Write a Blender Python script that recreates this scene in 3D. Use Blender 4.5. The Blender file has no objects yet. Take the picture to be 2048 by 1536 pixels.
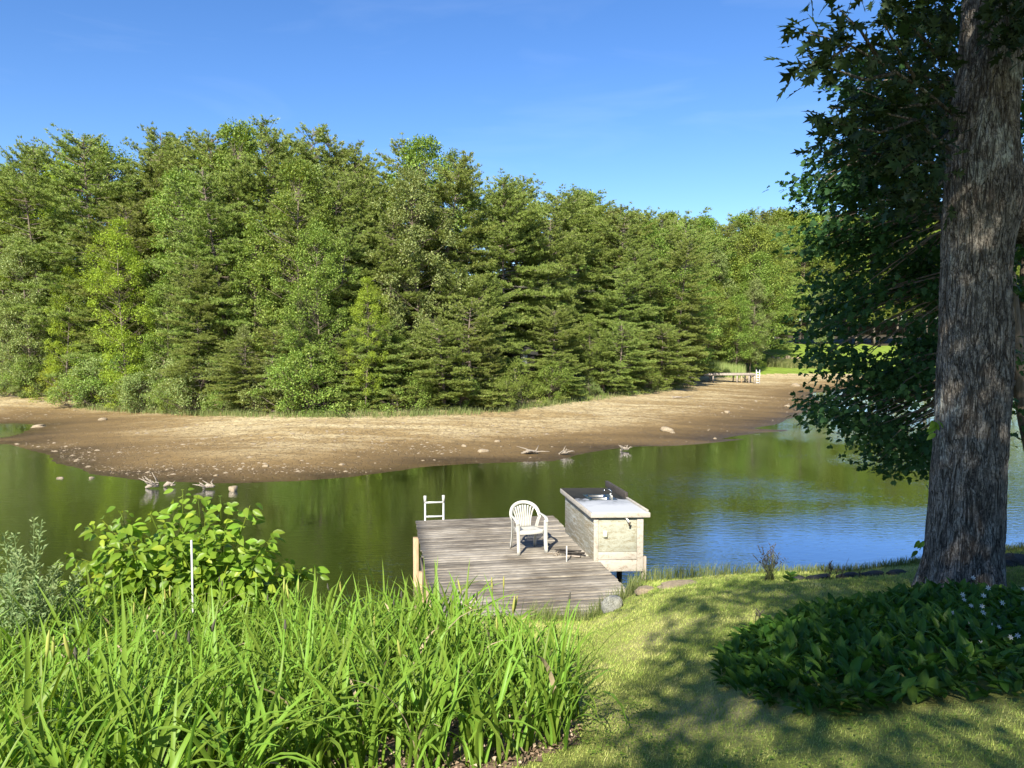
import bpy, bmesh, math, random
import numpy as np
from math import sin, cos, pi, radians, sqrt
from mathutils import Vector, Matrix

S = bpy.context.scene
COL = S.collection
R = random.Random(7)
NR = np.random.default_rng(11)

# ------------------------------------------------------------------ camera
PITCH = radians(2.9); F = 1540.0; EYE = 5.0
cam_d = bpy.data.cameras.new('camera'); cam = bpy.data.objects.new('camera', cam_d); COL.objects.link(cam)
cam.location = (0, 0, EYE); cam.rotation_euler = (radians(90) - PITCH, 0, 0)
cam_d.sensor_width = 36; cam_d.lens = F / 2048 * 36; cam_d.clip_start = 0.05; cam_d.clip_end = 6000
S.camera = cam

# ------------------------------------------------------------------ sky, sun, exposure
SUN_AZ, SUN_EL = radians(196), radians(36)
w = bpy.data.worlds.new('World'); S.world = w; w.use_nodes = True
nt = w.node_tree; nt.nodes.clear()
sky = nt.nodes.new('ShaderNodeTexSky'); sky.sky_type = 'NISHITA'; sky.sun_disc = False
sky.sun_elevation = SUN_EL; sky.sun_rotation = SUN_AZ; sky.altitude = 300
sky.air_density = 1.0; sky.dust_density = 0.25; sky.ozone_density = 3.5
hs = nt.nodes.new('ShaderNodeHueSaturation'); hs.inputs['Saturation'].default_value = 1.22
hs.inputs['Hue'].default_value = 0.509
bg = nt.nodes.new('ShaderNodeBackground'); bg.inputs['Strength'].default_value = 0.088
wo = nt.nodes.new('ShaderNodeOutputWorld')
nt.links.new(sky.outputs[0], hs.inputs['Color'])
wtc = nt.nodes.new('ShaderNodeTexCoord'); wmp = nt.nodes.new('ShaderNodeMapping'); wmp.inputs['Scale'].default_value = (1.6, 2.4, 9); wmp.inputs['Rotation'].default_value = (.25, .35, .3)
wn = nt.nodes.new('ShaderNodeTexNoise'); wn.inputs['Scale'].default_value = 1.7; wn.inputs['Detail'].default_value = 7; wn.inputs['Distortion'].default_value = .6
wr = nt.nodes.new('ShaderNodeMapRange'); wr.inputs[1].default_value = .52; wr.inputs[2].default_value = .85; wr.inputs[4].default_value = .07
wm = nt.nodes.new('ShaderNodeMix'); wm.data_type = 'RGBA'; wm.inputs[7].default_value = (9, 9.6, 10.5, 1)
nt.links.new(wtc.outputs['Generated'], wmp.inputs[0]); nt.links.new(wmp.outputs[0], wn.inputs['Vector']); nt.links.new(wn.outputs['Fac'], wr.inputs[0]); nt.links.new(wr.outputs[0], wm.inputs[0]); nt.links.new(hs.outputs[0], wm.inputs[6]); nt.links.new(wm.outputs[2], bg.inputs[0]); nt.links.new(bg.outputs[0], wo.inputs[0])
sd = bpy.data.lights.new('sun', 'SUN'); sd.energy = 5.0; sd.angle = radians(0.53); sd.color = (1.0, 0.93, 0.80)
so = bpy.data.objects.new('sun', sd); COL.objects.link(so)
SUN_DIR = Vector((sin(SUN_AZ) * cos(SUN_EL), cos(SUN_AZ) * cos(SUN_EL), sin(SUN_EL)))
so.rotation_euler = SUN_DIR.to_track_quat('Z', 'Y').to_euler(); so.location = (-10, -30, 40)
vs = S.view_settings; S.display_settings.display_device = 'sRGB'
vs.view_transform = 'Standard'; vs.look = 'None'; vs.gamma = 1; vs.use_curve_mapping = False
vs.exposure = 1.20
S.render.engine = 'CYCLES'
S.cycles.max_bounces = 6; S.cycles.diffuse_bounces = 3; S.cycles.glossy_bounces = 3
S.cycles.transmission_bounces = 3; S.cycles.transparent_max_bounces = 4

# ------------------------------------------------------------------ projection helpers (photo pixel -> place)
def ray(px, py):
    u = -(py - 768) / F
    return np.array([(px - 1024) / F, cos(PITCH) + u * sin(PITCH), -sin(PITCH) + u * cos(PITCH)])
def atz(px, py, z):
    d = ray(px, py); t = (z - EYE) / d[2]; return np.array([d[0] * t, d[1] * t, z])
def aty(px, py, y):
    d = ray(px, py); t = y / d[1]; return np.array([d[0] * t, y, EYE + d[2] * t])

# ------------------------------------------------------------------ noise
def _hash(ix, iy, iz, seed):
    h = (ix * 374761393 + iy * 668265263 + iz * 2147483647 + seed * 974634777) & 0xFFFFFFFF
    h = ((h ^ (h >> 13)) * 1274126177) & 0xFFFFFFFF
    h = (h ^ (h >> 16)) & 0xFFFFFFFF
    return h / 4294967295.0
def vnoise(P, seed=0):
    P = np.asarray(P, float)
    i = np.floor(P).astype(np.int64); f = P - i; f = f * f * (3 - 2 * f)
    r = 0
    for dx in (0, 1):
        for dy in (0, 1):
            for dz in (0, 1):
                wgt = (f[..., 0] if dx else 1 - f[..., 0]) * (f[..., 1] if dy else 1 - f[..., 1]) * (f[..., 2] if dz else 1 - f[..., 2])
                r = r + wgt * _hash(i[..., 0] + dx, i[..., 1] + dy, i[..., 2] + dz, seed)
    return r * 2 - 1
def n2(x, y, s=1.0, seed=0):
    x = np.asarray(x, float); y = np.asarray(y, float)
    P = np.stack(np.broadcast_arrays(x * s, y * s, np.zeros_like(x * s) + .37), -1)
    return vnoise(P, seed)

# ------------------------------------------------------------------ mesh helpers
def mk_mesh(name, V, Fs, mats, smooth=False, midx=None):
    V = np.asarray(V, np.float32)
    if not isinstance(Fs, (list, tuple)): Fs = [Fs]
    Fs = [np.asarray(f, np.int32) for f in Fs if len(f)]
    me = bpy.data.meshes.new(name)
    me.vertices.add(len(V)); me.vertices.foreach_set('co', V.ravel())
    loops = np.concatenate([f.ravel() for f in Fs])
    sizes = np.concatenate([np.full(len(f), f.shape[1], np.int32) for f in Fs])
    me.loops.add(len(loops)); me.loops.foreach_set('vertex_index', loops)
    me.polygons.add(len(sizes))
    st = np.zeros(len(sizes), np.int32); st[1:] = np.cumsum(sizes)[:-1]
    me.polygons.foreach_set('loop_start', st)
    me.polygons.foreach_set('loop_total', sizes)
    if smooth: me.polygons.foreach_set('use_smooth', np.ones(len(sizes), bool))
    if not isinstance(mats, (list, tuple)): mats = [mats]
    for m in mats: me.materials.append(m)
    if midx is not None: me.polygons.foreach_set('material_index', np.asarray(midx, np.int32))
    me.update(calc_edges=True)
    return me
def link(name, me, parent=None, loc=None, rot=None, scale=None):
    o = bpy.data.objects.new(name, me); COL.objects.link(o)
    if parent: o.parent = parent
    if loc is not None: o.location = tuple(map(float, loc))
    if rot is not None: o.rotation_euler = rot
    if scale is not None: o.scale = (scale,) * 3 if isinstance(scale, (int, float)) else scale
    return o
def tag(o, label=None, cat=None, group=None, kind=None):
    if label: o['label'] = label
    if cat: o['category'] = cat
    if group: o['group'] = group
    if kind: o['kind'] = kind
    return o
def thing(name, label, cat, loc=(0, 0, 0), rz=0, group=None):
    o = bpy.data.objects.new(name, None); COL.objects.link(o); o.empty_display_size = .3
    o.location = tuple(map(float, loc)); o.rotation_euler = (0, 0, rz)
    return tag(o, label, cat, group)

class Acc:
    """collects quads and triangles into one mesh"""
    def __init__(s): s.V = []; s.Q = []; s.T = []; s.n = 0
    def add(s, V, Q=None, T=None):
        V = np.asarray(V, float)
        if Q is not None and len(Q): s.Q.append(np.asarray(Q) + s.n)
        if T is not None and len(T): s.T.append(np.asarray(T) + s.n)
        s.V.append(V); s.n += len(V)
    def box(s, c, size, rz=0, R3=None, ch=0.0):
        hx, hy, hz = [a / 2 for a in size]
        c = np.asarray(c, float)
        if ch <= 0:
            V = np.array([[x, y, z] for z in (-hz, hz) for x, y in ((-hx, -hy), (hx, -hy), (hx, hy), (-hx, hy))])
            Q = [[3, 2, 1, 0], [4, 5, 6, 7], [0, 1, 5, 4], [1, 2, 6, 5], [2, 3, 7, 6], [3, 0, 4, 7]]
            T = None
        else:
            bm = bmesh.new(); bmesh.ops.create_cube(bm, size=1)
            for v in bm.verts: v.co = Vector((v.co.x * size[0], v.co.y * size[1], v.co.z * size[2]))
            bmesh.ops.bevel(bm, geom=list(bm.edges), offset=ch, segments=1, affect='EDGES')
            V = np.array([v.co[:] for v in bm.verts]); Q = [[v.index for v in f.verts] for f in bm.faces if len(f.verts) == 4]
            T = [[v.index for v in f.verts] for f in bm.faces if len(f.verts) == 3]; bm.free()
        if R3 is not None: V = V @ np.asarray(R3).T
        if rz:
            ca, sa = cos(rz), sin(rz); V = np.stack([V[:, 0] * ca - V[:, 1] * sa, V[:, 0] * sa + V[:, 1] * ca, V[:, 2]], 1)
        s.add(V + c, Q, T)
    def tube(s, P, rad, k=6, cap=True):
        P = np.asarray(P, float); n = len(P); rad = np.broadcast_to(np.asarray(rad, float), (n,))
        t = np.gradient(P, axis=0); t /= np.linalg.norm(t, axis=1, keepdims=True) + 1e-9
        ref = np.array([0, 0, 1.0]) if abs(t[0, 2]) < .9 else np.array([1.0, 0, 0])
        a = np.cross(t, ref); a /= np.linalg.norm(a, axis=1, keepdims=True) + 1e-9
        b = np.cross(t, a)
        ang = np.arange(k) * 2 * pi / k
        V = P[:, None] + rad[:, None, None] * (np.cos(ang)[None, :, None] * a[:, None] + np.sin(ang)[None, :, None] * b[:, None])
        i = np.arange(n - 1)[:, None] * k; j = np.arange(k)[None]; j2 = (j + 1) % k
        Q = np.stack([i + j, i + j2, i + k + j2, i + k + j], -1).reshape(-1, 4)
        V = V.reshape(-1, 3); T = []
        if cap:
            V = np.vstack([V, P[:1], P[-1:]]); c0, c1 = n * k, n * k + 1
            T = [[c0, (q + 1) % k, q] for q in range(k)] + [[c1, (n - 1) * k + q, (n - 1) * k + (q + 1) % k] for q in range(k)]
        s.add(V, Q, T)
    def sweep(s, P, W, U, wd, th):
        """rectangular band: path P, width direction W, thickness direction U"""
        P = np.asarray(P, float); n = len(P)
        W = np.broadcast_to(np.asarray(W, float), (n, 3)).copy(); U = np.broadcast_to(np.asarray(U, float), (n, 3)).copy()
        W /= np.linalg.norm(W, axis=1, keepdims=True); U /= np.linalg.norm(U, axis=1, keepdims=True)
        wd = np.broadcast_to(np.asarray(wd, float), (n,))[:, None] / 2; th = np.broadcast_to(np.asarray(th, float), (n,))[:, None] / 2
        ring = [P - W * wd - U * th * .5, P - W * wd * .8 - U * th, P + W * wd * .8 - U * th, P + W * wd - U * th * .5,
                P + W * wd + U * th * .5, P + W * wd * .8 + U * th, P - W * wd * .8 + U * th, P - W * wd + U * th * .5]
        V = np.stack(ring, 1).reshape(-1, 3)
        i = np.arange(n - 1)[:, None] * 8; j = np.arange(8)[None]; j2 = (j + 1) % 8
        Q = np.stack([i + j, i + j2, i + 8 + j2, i + 8 + j], -1).reshape(-1, 4).tolist()
        for b, o in ((0, 1), ((n - 1) * 8, -1)):
            for q in ([0, 1, 6, 7], [1, 2, 5, 6], [2, 3, 4, 5]): Q.append([b + v for v in (q[::-1] if o > 0 else q)])
        s.add(V, Q)
    def mesh(s, name, mat, smooth=False):
        fs = []
        if s.Q: fs.append(np.concatenate([np.asarray(q).reshape(-1, 4) for q in s.Q]))
        if s.T: fs.append(np.concatenate([np.asarray(q).reshape(-1, 3) for q in s.T]))
        return mk_mesh(name, np.concatenate(s.V), fs, mat, smooth)
    def build(s, name, mat, parent=None, smooth=False, **k):
        return link(name, s.mesh(name, mat, smooth), parent, **k)

def norm(a): return a / (np.linalg.norm(a, axis=-1, keepdims=True) + 1e-9)
def scatter(tv, tf, C, A, N, sc):
    """copies of a small template (along, across, up) at centres C, axis A, normal N, scale sc -> V, F"""
    C = np.asarray(C, float); A = norm(np.asarray(A, float)); N = np.asarray(N, float)
    B = norm(np.cross(N, A)); N = np.cross(A, B)
    sc = np.broadcast_to(np.asarray(sc, float), (len(C),))[:, None, None]
    tv = np.asarray(tv, float)
    V = C[:, None] + sc * (tv[None, :, 0:1] * A[:, None] + tv[None, :, 1:2] * B[:, None] + tv[None, :, 2:3] * N[:, None])
    Fc = np.asarray(tf)[None] + (np.arange(len(C)) * len(tv))[:, None, None]
    return V.reshape(-1, 3), Fc.reshape(-1, Fc.shape[-1])
def rdir(n, rng=NR):
    return norm(rng.normal(size=(n, 3)))

# leaf templates (length 1 along x)
def fan(outline, fold=.0, curl=0.0):
    pts = [(.42, 0, 0)] + [(x, y, abs(y) * fold - curl * x * x) for x, y in outline]
    pts[0] = (.42, 0, -curl * .42 ** 2)
    k = len(outline); return np.array(pts), np.array([[0, 1 + i, 1 + (i + 1) % k] for i in range(k)])
LEAF4 = (np.array([[0, 0, 0], [.45, .3, .10], [1, 0, -.08], [.45, -.3, .10]]), np.array([[0, 1, 2], [0, 2, 3]]))
OVAL = fan([(0, 0), (.16, -.19), (.45, -.29), (.75, -.2), (1, 0), (.75, .2), (.45, .29), (.16, .19)], .35, .25)
MAPLE = fan([(0, 0), (.12, -.26), (.32, -.5), (.4, -.24), (.66, -.34), (1, 0), (.66, .34), (.4, .24), (.32, .5), (.12, .26)], .18, .2)
OAK = fan([(0, 0), (.20, -.05), (.27, -.17), (.33, -.06), (.54, -.32), (.52, -.08), (.80, -.28), (.76, -.09), (1, 0),
           (.76, .09), (.80, .28), (.52, .08), (.54, .32), (.33, .06), (.27, .17), (.20, .05)], .15, .15)
def tuft_template(k, seed):
    rr = np.random.default_rng(seed); V = []; T = []
    for i in range(k):
        a = rr.uniform(0, 2 * pi); el = rr.uniform(.35, 1.15)
        d = np.array([cos(el) * 1.0, sin(el) * cos(a), sin(el) * sin(a) * .7 + .12]); L = rr.uniform(.7, 1.1)
        sdv = norm(np.cross(d, rr.normal(size=3))) * .11
        V += [-sdv, sdv, d * L]; T.append([3 * i, 3 * i + 1, 3 * i + 2])
    return np.array(V), np.array(T)

# ------------------------------------------------------------------ materials
def new_mat(name):
    m = bpy.data.materials.new(name); m.use_nodes = True; t = m.node_tree; t.nodes.clear()
    o = t.nodes.new('ShaderNodeOutputMaterial'); return m, t, o
def N_(t, typ, **k):
    n = t.nodes.new(typ)
    for a, b in k.items():
        if a in ('ins',):
            for x, y in b.items(): n.inputs[x].default_value = y
        else: setattr(n, a, b)
    return n
def ramp(t, fac, stops):
    r = t.nodes.new('ShaderNodeValToRGB'); e = r.color_ramp.elements
    while len(e) < len(stops): e.new(.5)
    for k, (p, c) in enumerate(stops): e[k].position = p; e[k].color = (*c, 1) if len(c) == 3 else c
    t.links.new(fac, r.inputs[0]); return r.outputs[0]
def mixc(t, fac, a, b, mode='MIX'):
    m = t.nodes.new('ShaderNodeMix'); m.data_type = 'RGBA'; m.blend_type = mode
    for s, v in ((0, fac), (6, a), (7, b)):
        if hasattr(v, 'links') or hasattr(v, 'is_linked'): t.links.new(v, m.inputs[s])
        elif s == 0: m.inputs[0].default_value = v
        else: m.inputs[s].default_value = (*v, 1)
    return m.outputs[2]
def mathn(t, op, a, b=None, clamp=False):
    m = t.nodes.new('ShaderNodeMath'); m.operation = op; m.use_clamp = clamp
    for k, v in enumerate((a, b)):
        if v is None: continue
        if isinstance(v, (int, float)): m.inputs[k].default_value = v
        else: t.links.new(v, m.inputs[k])
    return m.outputs[0]
def coords(t, scale=(1, 1, 1), obj=True, rot=(0, 0, 0)):
    tc = t.nodes.new('ShaderNodeTexCoord'); mp = t.nodes.new('ShaderNodeMapping')
    mp.inputs['Scale'].default_value = scale; mp.inputs['Rotation'].default_value = rot
    t.links.new(tc.outputs['Object'], mp.inputs[0]); return mp.outputs[0]
def noise(t, vec, scale, detail=4, rough=.6, dist=0):
    n = t.nodes.new('ShaderNodeTexNoise'); n.inputs['Scale'].default_value = scale; n.inputs['Detail'].default_value = detail
    n.inputs['Roughness'].default_value = rough; n.inputs['Distortion'].default_value = dist
    t.links.new(vec, n.inputs['Vector']); return n.outputs['Fac']
def bump(t, h, strength=.5, dist=.02):
    b = t.nodes.new('ShaderNodeBump'); b.inputs['Strength'].default_value = strength; b.inputs['Distance'].default_value = dist
    t.links.new(h, b.inputs['Height']); return b.outputs[0]

def leaf_mat(name, a, b, c=None, transl=.35, rough=.5, var=.25, tcol=None):
    m, t, o = new_mat(name)
    g = t.nodes.new('ShaderNodeNewGeometry'); oi = t.nodes.new('ShaderNodeObjectInfo')
    st = [(0, a), (.75, b)] + ([(1, c)] if c else [])
    col = ramp(t, g.outputs['Random Per Island'], st)
    h = t.nodes.new('ShaderNodeHueSaturation'); t.links.new(col, h.inputs['Color'])
    v = mathn(t, 'MULTIPLY_ADD', oi.outputs['Random'], var); t.nodes[-1].inputs[2].default_value = 1 - var / 2
    t.links.new(v, h.inputs['Value'])
    hh = mathn(t, 'MULTIPLY_ADD', oi.outputs['Random'], .03); t.nodes[-1].inputs[2].default_value = .485
    t.links.new(hh, h.inputs['Hue'])
    p = t.nodes.new('ShaderNodeBsdfPrincipled'); p.inputs['Roughness'].default_value = rough; p.inputs['Specular IOR Level'].default_value = .18
    t.links.new(h.outputs[0], p.inputs['Base Color'])
    tr = t.nodes.new('ShaderNodeBsdfTranslucent')
    tc = mixc(t, 1.0, h.outputs[0], tcol or (1.5, 1.35, .5), 'MULTIPLY'); t.links.new(tc, tr.inputs[0])
    mx = t.nodes.new('ShaderNodeMixShader'); mx.inputs[0].default_value = transl
    t.links.new(p.outputs[0], mx.inputs[1]); t.links.new(tr.outputs[0], mx.inputs[2]); t.links.new(mx.outputs[0], o.inputs[0])
    return m
def plain(name, col, rough=.6, metal=0, nscale=8, var=.25, bmp=.2, bd=.01, stretch=(1, 1, 1), spec=.5):
    m, t, o = new_mat(name)
    v = coords(t, stretch); n = noise(t, v, nscale, 5, .65)
    lo = tuple(c * (1 - var) for c in col); hi = tuple(min(1, c * (1 + var)) for c in col)
    p = t.nodes.new('ShaderNodeBsdfPrincipled'); p.inputs['Roughness'].default_value = rough; p.inputs['Metallic'].default_value = metal
    p.inputs['Specular IOR Level'].default_value = spec
    t.links.new(ramp(t, n, [(.3, lo), (.7, hi)]), p.inputs['Base Color'])
    if bmp: t.links.new(bump(t, n, bmp, bd), p.inputs['Normal'])
    t.links.new(p.outputs[0], o.inputs[0]); return m

M = {}
M['pine'] = leaf_mat('pine_needles', (.115, .165, .034), (.23, .29, .062), (.36, .39, .13), .25, .55, .35)
M['leaf_mid'] = leaf_mat('broad_leaves', (.10, .17, .03), (.21, .30, .055), (.33, .40, .11), .3, .45, .35)
M['leaf_grey'] = leaf_mat('grey_green_leaves', (.13, .19, .06), (.25, .31, .10), (.38, .43, .19), .3, .4, .25)
M['leaf_lime'] = leaf_mat('lime_leaves', (.17, .25, .028), (.33, .43, .06), None, .4, .45, .25)
M['leaf_far'] = leaf_mat('far_leaves', (.12, .18, .034), (.23, .29, .05), None, .25, .55, .4)
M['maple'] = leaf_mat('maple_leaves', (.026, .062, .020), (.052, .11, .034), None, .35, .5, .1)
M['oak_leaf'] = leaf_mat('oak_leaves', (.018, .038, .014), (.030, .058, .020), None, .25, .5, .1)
M['iris'] = leaf_mat('iris_blades', (.06, .13, .016), (.21, .34, .045), (.36, .49, .09), .36, .42, .5)
M['iris_bud'] = leaf_mat('iris_buds', (.30, .40, .07), (.42, .42, .12), None, .3, .5, .2)
M['bush'] = leaf_mat('bush_leaves', (.10, .19, .02), (.22, .34, .04), (.34, .42, .05), .45, .35, .5)
M['weed'] = leaf_mat('grey_weed_leaves', (.13, .20, .07), (.24, .32, .14), None, .3, .6, .2)
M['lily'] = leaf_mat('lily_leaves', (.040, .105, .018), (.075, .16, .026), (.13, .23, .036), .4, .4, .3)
M['clover'] = leaf_mat('small_weeds', (.10, .20, .03), (.20, .30, .05), None, .35, .5, .2)
M['vine'] = leaf_mat('vine_leaf', (.12, .25, .03), (.16, .3, .04), None, .4, .4, .1)
M['reed'] = leaf_mat('reeds', (.16, .24, .06), (.30, .33, .12), None, .3, .6, .1)
M['shore_grass'] = leaf_mat('shore_grass', (.10, .15, .04), (.22, .24, .09), None, .3, .6, .1)
M['dry_stem'] = plain('dry_stems', (.06, .055, .04), .8, bmp=0)
M['petal'] = plain('white_petals', (.75, .77, .70), .6, bmp=0, var=.05)
M['litter'] = leaf_mat('dead_leaves', (.16, .11, .07), (.33, .245, .165), (.58, .47, .34), .05, .8, .1)
M['bark_grey'] = plain('grey_bark', (.15, .12, .09), .9, nscale=6, var=.5, bmp=.8, bd=.03, stretch=(3, 3, .6))
M['bark_pale'] = plain('pale_bark', (.42, .38, .31), .85, nscale=5, var=.4, bmp=.5, bd=.02, stretch=(3, 3, .5))
M['twig'] = plain('dead_twigs', (.30, .27, .23), .9, bmp=0, var=.3)
M['pale_wood'] = plain('driftwood', (.25, .21, .16), .8, nscale=12, var=.35, bmp=.4)
M['rock'] = plain('pale_rock', (.27, .215, .14), .85, nscale=7, var=.35, bmp=.7, bd=.03)
M['rock_dark'] = plain('dark_rock', (.045, .045, .04), .85, nscale=7, var=.5, bmp=.7, bd=.03)
M['lichen'] = plain('lichen_rock', (.30, .30, .26), .85, nscale=9, var=.55, bmp=.8, bd=.03)
M['plastic'] = plain('white_plastic', (.46, .455, .415), .38, nscale=4, var=.05, bmp=.05)
M['alu'] = plain('aluminium', (.72, .73, .72), .35, .5, nscale=10, var=.1, bmp=.05)
M['steel'] = plain('stainless_steel', (.42, .43, .43), .22, 1.0, nscale=8, var=.08, bmp=.03)
M['white_stake'] = plain('white_stake', (.50, .50, .49), .6, nscale=10, var=.08, bmp=.1)
M['lumber'] = plain('pale_lumber', (.36, .26, .15), .8, nscale=7, var=.25, bmp=.3, stretch=(6, 6, .7))
M['lumber_grey'] = plain('grey_lumber', (.33, .28, .23), .85, nscale=7, var=.35, bmp=.4, stretch=(6, 6, .7))
M['dark_wood'] = plain('rotten_wood', (.045, .038, .032), .9, nscale=9, var=.5, bmp=.5)
M['outlet'] = plain('outlet_plastic', (.62, .60, .42), .5, nscale=8, var=.08, bmp=.05)
M['brown_metal'] = plain('tarnished_brass', (.16, .12, .08), .5, .8, bmp=.2)
M['siding'] = plain('white_siding', (.42, .43, .44), .6, bmp=.1, var=.08)
M['roof'] = plain('dark_shingles', (.03, .03, .025), .9, bmp=.5)
M['glass'] = plain('dark_glass', (.02, .025, .03), .08, bmp=0)

def deck_mat():
    m, t, o = new_mat('weathered_deck')
    oi = t.nodes.new('ShaderNodeObjectInfo'); tc = t.nodes.new('ShaderNodeTexCoord')
    mp = t.nodes.new('ShaderNodeMapping'); mp.inputs['Scale'].default_value = (2.6, 42, 42)
    cmb = t.nodes.new('ShaderNodeCombineXYZ'); t.links.new(mathn(t, 'MULTIPLY', oi.outputs['Random'], 57.), cmb.inputs[0]); t.links.new(mathn(t, 'MULTIPLY', oi.outputs['Random'], 91.), cmb.inputs[1])
    t.links.new(tc.outputs['Object'], mp.inputs[0]); t.links.new(cmb.outputs[0], mp.inputs['Location'])
    n1 = noise(t, mp.outputs[0], 1.0, 6, .7, .3)
    mp2 = t.nodes.new('ShaderNodeMapping'); mp2.inputs['Scale'].default_value = (9, 55, 55); t.links.new(tc.outputs['Object'], mp2.inputs[0]); t.links.new(cmb.outputs[0], mp2.inputs['Location'])
    n2_ = noise(t, mp2.outputs[0], 1.0, 3, .6)
    base = ramp(t, n1, [(.32, (.050, .040, .028)), (.46, (.130, .108, .080)), (.58, (.235, .207, .160)), (.72, (.46, .42, .335))])
    g = t.nodes.new('ShaderNodeNewGeometry'); nb = noise(t, g.outputs['Position'], .9, 4, .6)
    base = mixc(t, mathn(t, 'MULTIPLY', ramp(t, nb, [(.42, (0, 0, 0)), (.66, (1, 1, 1))]), .55), base, (.48, .44, .37))
    base = mixc(t, ramp(t, n2_, [(.3, (.55, .55, .55)), (.55, (0, 0, 0))]), base, (.07, .055, .04))
    h = t.nodes.new('ShaderNodeHueSaturation'); t.links.new(base, h.inputs['Color'])
    t.links.new(mathn(t, 'ADD', mathn(t, 'MULTIPLY', oi.outputs['Random'], .55), .72), h.inputs['Value'])
    p = t.nodes.new('ShaderNodeBsdfPrincipled'); p.inputs['Roughness'].default_value = .85
    t.links.new(h.outputs[0], p.inputs['Base Color']); t.links.new(bump(t, n1, .7, .008), p.inputs['Normal'])
    t.links.new(p.outputs[0], o.inputs[0]); return m
M['deck'] = deck_mat()
def peeling(name, paint, wood, amount, sc=(1, 1, 1), dirt=.5):
    m, t, o = new_mat(name)
    v = coords(t, sc); n = noise(t, v, 3.2, 8, .75, .4); nf = noise(t, coords(t, tuple(a * 4 for a in sc)), 5, 4, .7)
    mk = ramp(t, mathn(t, 'ADD', mathn(t, 'MULTIPLY', n, .6), mathn(t, 'MULTIPLY', nf, .4)), [(amount, (0, 0, 0)), (amount + .07, (1, 1, 1))])
    col = mixc(t, mk, wood, paint)
    nd = noise(t, coords(t), 2.2, 4, .6)
    col = mixc(t, mathn(t, 'MULTIPLY', ramp(t, nd, [(.45, (0, 0, 0)), (.75, (1, 1, 1))]), dirt), col, (.20, .20, .16))
    p = t.nodes.new('ShaderNodeBsdfPrincipled'); p.inputs['Roughness'].default_value = .75
    t.links.new(col, p.inputs['Base Color']); t.links.new(bump(t, mk, .5, .004), p.inputs['Normal'])
    t.links.new(p.outputs[0], o.inputs[0]); return m
M['peel_side'] = peeling('peeling_side_panel', (.40, .41, .37), (.20, .165, .10), .485, (3, .8, 8), .8)
M['peel_front'] = peeling('peeling_front_panel', (.36, .365, .29), (.25, .22, .14), .43, (2, 2, 6), .55)
M['peel_trim'] = peeling('peeling_trim', (.42, .385, .325), (.26, .20, .14), .41, (3, 3, 6), .3)
def counter_mat():
    m, t, o = new_mat('stained_countertop')
    v = coords(t); tc = t.nodes.new('ShaderNodeTexCoord'); sp = t.nodes.new('ShaderNodeSeparateXYZ'); t.links.new(tc.outputs['Object'], sp.inputs[0])
    n = noise(t, v, 3.5, 7, .7); k = mathn(t, 'ADD', mathn(t, 'MULTIPLY', sp.outputs['Y'], .55), mathn(t, 'MULTIPLY', n, .9)); k = mathn(t, 'MULTIPLY', k, .6)
    col = ramp(t, k, [(.42, (.40, .42, .45)), (.58, (.27, .29, .32)), (.66, (.022, .025, .028)), (.98, (.045, .045, .04))])
    p = t.nodes.new('ShaderNodeBsdfDiffuse'); t.links.new(col, p.inputs['Color']); t.links.new(bump(t, n, .2, .004), p.inputs['Normal']); t.links.new(p.outputs[0], o.inputs[0]); return m
M['counter'] = counter_mat()

def grass_ground():
    m, t, o = new_mat('lawn_ground')
    v = coords(t); n = noise(t, v, .9, 5, .6); nf = noise(t, v, 26, 4, .7)
    col = ramp(t, n, [(.3, (.20, .25, .05)), (.5, (.34, .36, .10)), (.68, (.50, .44, .20))])
    col = mixc(t, mathn(t, 'MULTIPLY', nf, .5), col, (.06, .08, .02))
    # leaf mould and bare soil under the flower bed and past the edge of the bank
    p = t.nodes.new('ShaderNodeBsdfPrincipled'); p.inputs['Roughness'].default_value = .95; p.inputs['Specular IOR Level'].default_value = .1
    t.links.new(col, p.inputs['Base Color']); t.links.new(bump(t, nf, .8, .03), p.inputs['Normal'])
    t.links.new(p.outputs[0], o.inputs[0]); return m
M['lawn'] = grass_ground()
M['soil'] = plain('garden_soil', (.20, .14, .10), .95, nscale=14, var=.5, bmp=.8, bd=.03, spec=.1)
M['grass'] = leaf_mat('lawn_grass', (.15, .21, .035), (.30, .33, .08), (.50, .45, .2), .35, .6, 0)
M['far_lawn'] = plain('far_lawn', (.17, .24, .035), .95, nscale=.8, var=.35, bmp=.5, bd=.1, spec=.1)
M['forest_floor'] = plain('forest_floor', (.06, .05, .03), .95, nscale=1.2, var=.5, bmp=.5, bd=.1, spec=.1)
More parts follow.
